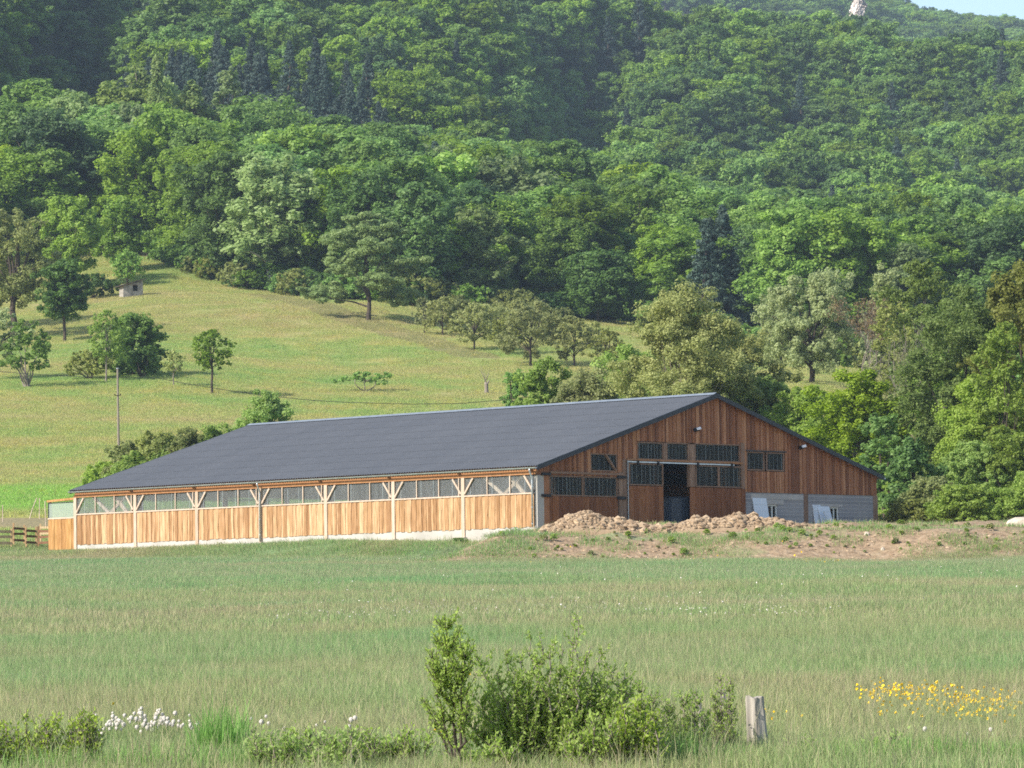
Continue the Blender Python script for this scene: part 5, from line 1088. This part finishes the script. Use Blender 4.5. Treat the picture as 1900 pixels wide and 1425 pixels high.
for (u, v) in ((462, 1333), (486, 1329), (480, 1339), (492, 1342), (580, 1345), (595, 1339), (645, 1335), (652, 1332), (641, 1347), (520, 1352), (745, 1376), (762, 1369)): put_dandelion(u + rd.uniform(-3, 3), v, rd.uniform(35, 37), 'scattered white seed head between the lush clump and the sapling', 'seed heads right of the lush clump')
for (u, v) in ((1828, 1353), (1832, 1362), (1836, 1368), (1870, 1364), (1706, 1352), (1872, 1384), (1785, 1362)): put_dandelion(u, v, rd.uniform(34.6, 36), 'white seed head at the bottom right below the yellow flowers', 'seed heads at the bottom right')
# specks of far seed heads and the buttercups: nobody could count them
def specks(name, gen, size, mat, label, cat, seed, stem=False):
    rs = np.random.default_rng(seed); mb = MB()
    for (u, v, d, s) in gen(rs):
        X = (u - 950) * d / F; z = vrow(v, u, d); z = min(max(z, Hs(X, d) + .15), Hs(X, d) + .75)
        s *= size
        for e in range(3):
            a = rs.normal(size=3); a /= np.linalg.norm(a); b = np.cross(a, rs.normal(size=3)); b /= np.linalg.norm(b); p = np.array([X, d, z]) + a * 0
            mb.poly([p + a * s, p + b * s, p - a * s, p - b * s])
        if stem: mb.poly([(X - .0015, d, z), (X + .0015, d, z), (X + .0025, d, Hs(X, d) - .02), (X - .0025, d, Hs(X, d) - .02)], mi=1)
    tag(mb.build(name, [M[mat], M['blade']]), label, cat, None, 'stuff')
def g1(rs):
    for q in range(330):
        if rs.random() < .6: u = rs.normal(1680, 70) ; v = 1283 + rs.normal() * 9
        else: u = rs.uniform(1600, 1900); v = 1290 + rs.random() * 45
        if rs.random() < .28: u = rs.normal(1800, 40); v = 1315 + rs.normal() * 14
        yield max(u, 1575 + 40 * rs.random()), v, 42 + rs.random() * 3 - (v - 1283) * .09, .8 + .5 * rs.random()
    for q in range(8): yield rs.uniform(1410, 1480), rs.uniform(1310, 1345), 37 + rs.random() * 2, .8
    for (u, v) in ((1030, 1305), (1045, 1308), (1042, 1280), (1155, 1275), (1165, 1287), (800, 1354), (812, 1356), (865, 1250), (895, 1342), (205, 1305), (640, 1372)): yield u, v, 36, 1
specks('buttercups', g1, .0145, 'yellow', 'bright yellow buttercups scattered in the grass at lower right', 'flowers', 31, True)
def g2(rs):
    for q in range(420): yield rs.uniform(480, 1550), 1138 + rs.normal() * 5 + .008 * rs.uniform(0, 1000), 92 + rs.uniform(-12, 14), .7 + .6 * rs.random()
    for q in range(120): yield rs.normal(1380, 90), 1143 + rs.normal() * 5, 88 + rs.uniform(-8, 8), .8 + .7 * rs.random()
    for q in range(220): yield rs.uniform(0, 1900), 0, rs.uniform(60, 180), .5 + .5 * rs.random()
specks('distant_seed_heads', g2, .015, 'fluff', 'tiny white seed heads in a band across the middle of the field', 'flowers', 32)
def g3(rs):
    for q in range(90): yield rs.normal(1470, 45), 1072 + rs.normal() * 8, 192 + rs.normal() * 3, .8 + .5 * rs.random()
    for q in range(60): yield rs.uniform(980, 1700), 1060 + rs.normal() * 10, 194 + rs.normal() * 4, .8
specks('distant_buttercups', g3, .045, 'yellow', 'small patches of yellow flowers at the foot of the bank', 'flowers', 33)
# weeds on the bank and by the plinth
for i, (u, v, w_, d, lab) in enumerate(((1402, 985, 30, 204, 'tall green weed on the bank in front of the long earth heap'), (1197, 978, 14, 205.6, 'narrow green weed at the gap between the heaps'), (1346, 1000, 22, 203, 'small pale weed between the two greener ones on the bank'), (1640, 995, 30, 206, 'low weed in front of the block wall corner'), (1590, 976, 20, 224, 'stalky weed against the block wall'), (1812, 1010, 36, 204, 'flat green weed on the bare ground near the boulder'), (1105, 966, 14, 206.2, 'weed sprouting on the taller earth heap'),
        (630, 990, 34, 225.5, 'reddish green weed at the plinth under the third post from the gable'), (850, 996, 30, 216, 'weed beside the footing of the post nearest the gable'), (415, 997, 26, 231, 'brown weed at the plinth by the downpipe'), (490, 1003, 22, 229, 'small weed at the foot of the middle downpipe'), (596, 1002, 30, 224, 'low green weed at the plinth left of the reddish one'))):
    T('weed', 'bush', u, v, w_, d, ('lf_hazel', 'lf_mid', 'lf_pale', 'lf_mid', 'lf_olive')[i % 5], 'barkl', lab, cat='weed', leaf=.085, parts=('foliage', 'stems'), tr=.008, limbs=7, dens=.8)

# ------------------------------------------------------------------ air
mb = MB(); mb.box(-1150, 1150, -90, 2990, -6, 620); hz = mb.build('haze', []); tag(hz, None, None, None, 'stuff')
hm = bpy.data.materials.new('haze air'); hm.use_nodes = True; t_ = hm.node_tree; t_.nodes.clear(); ou = t_.nodes.new('ShaderNodeOutputMaterial'); pv = t_.nodes.new('ShaderNodeVolumePrincipled')
pv.inputs['Color'].default_value = (.60, .78, 1.0, 1); pv.inputs['Density'].default_value = .00009; pv.inputs['Anisotropy'].default_value = .0; t_.links.new(pv.outputs[0], ou.inputs['Volume']); hz.data.materials.append(hm)
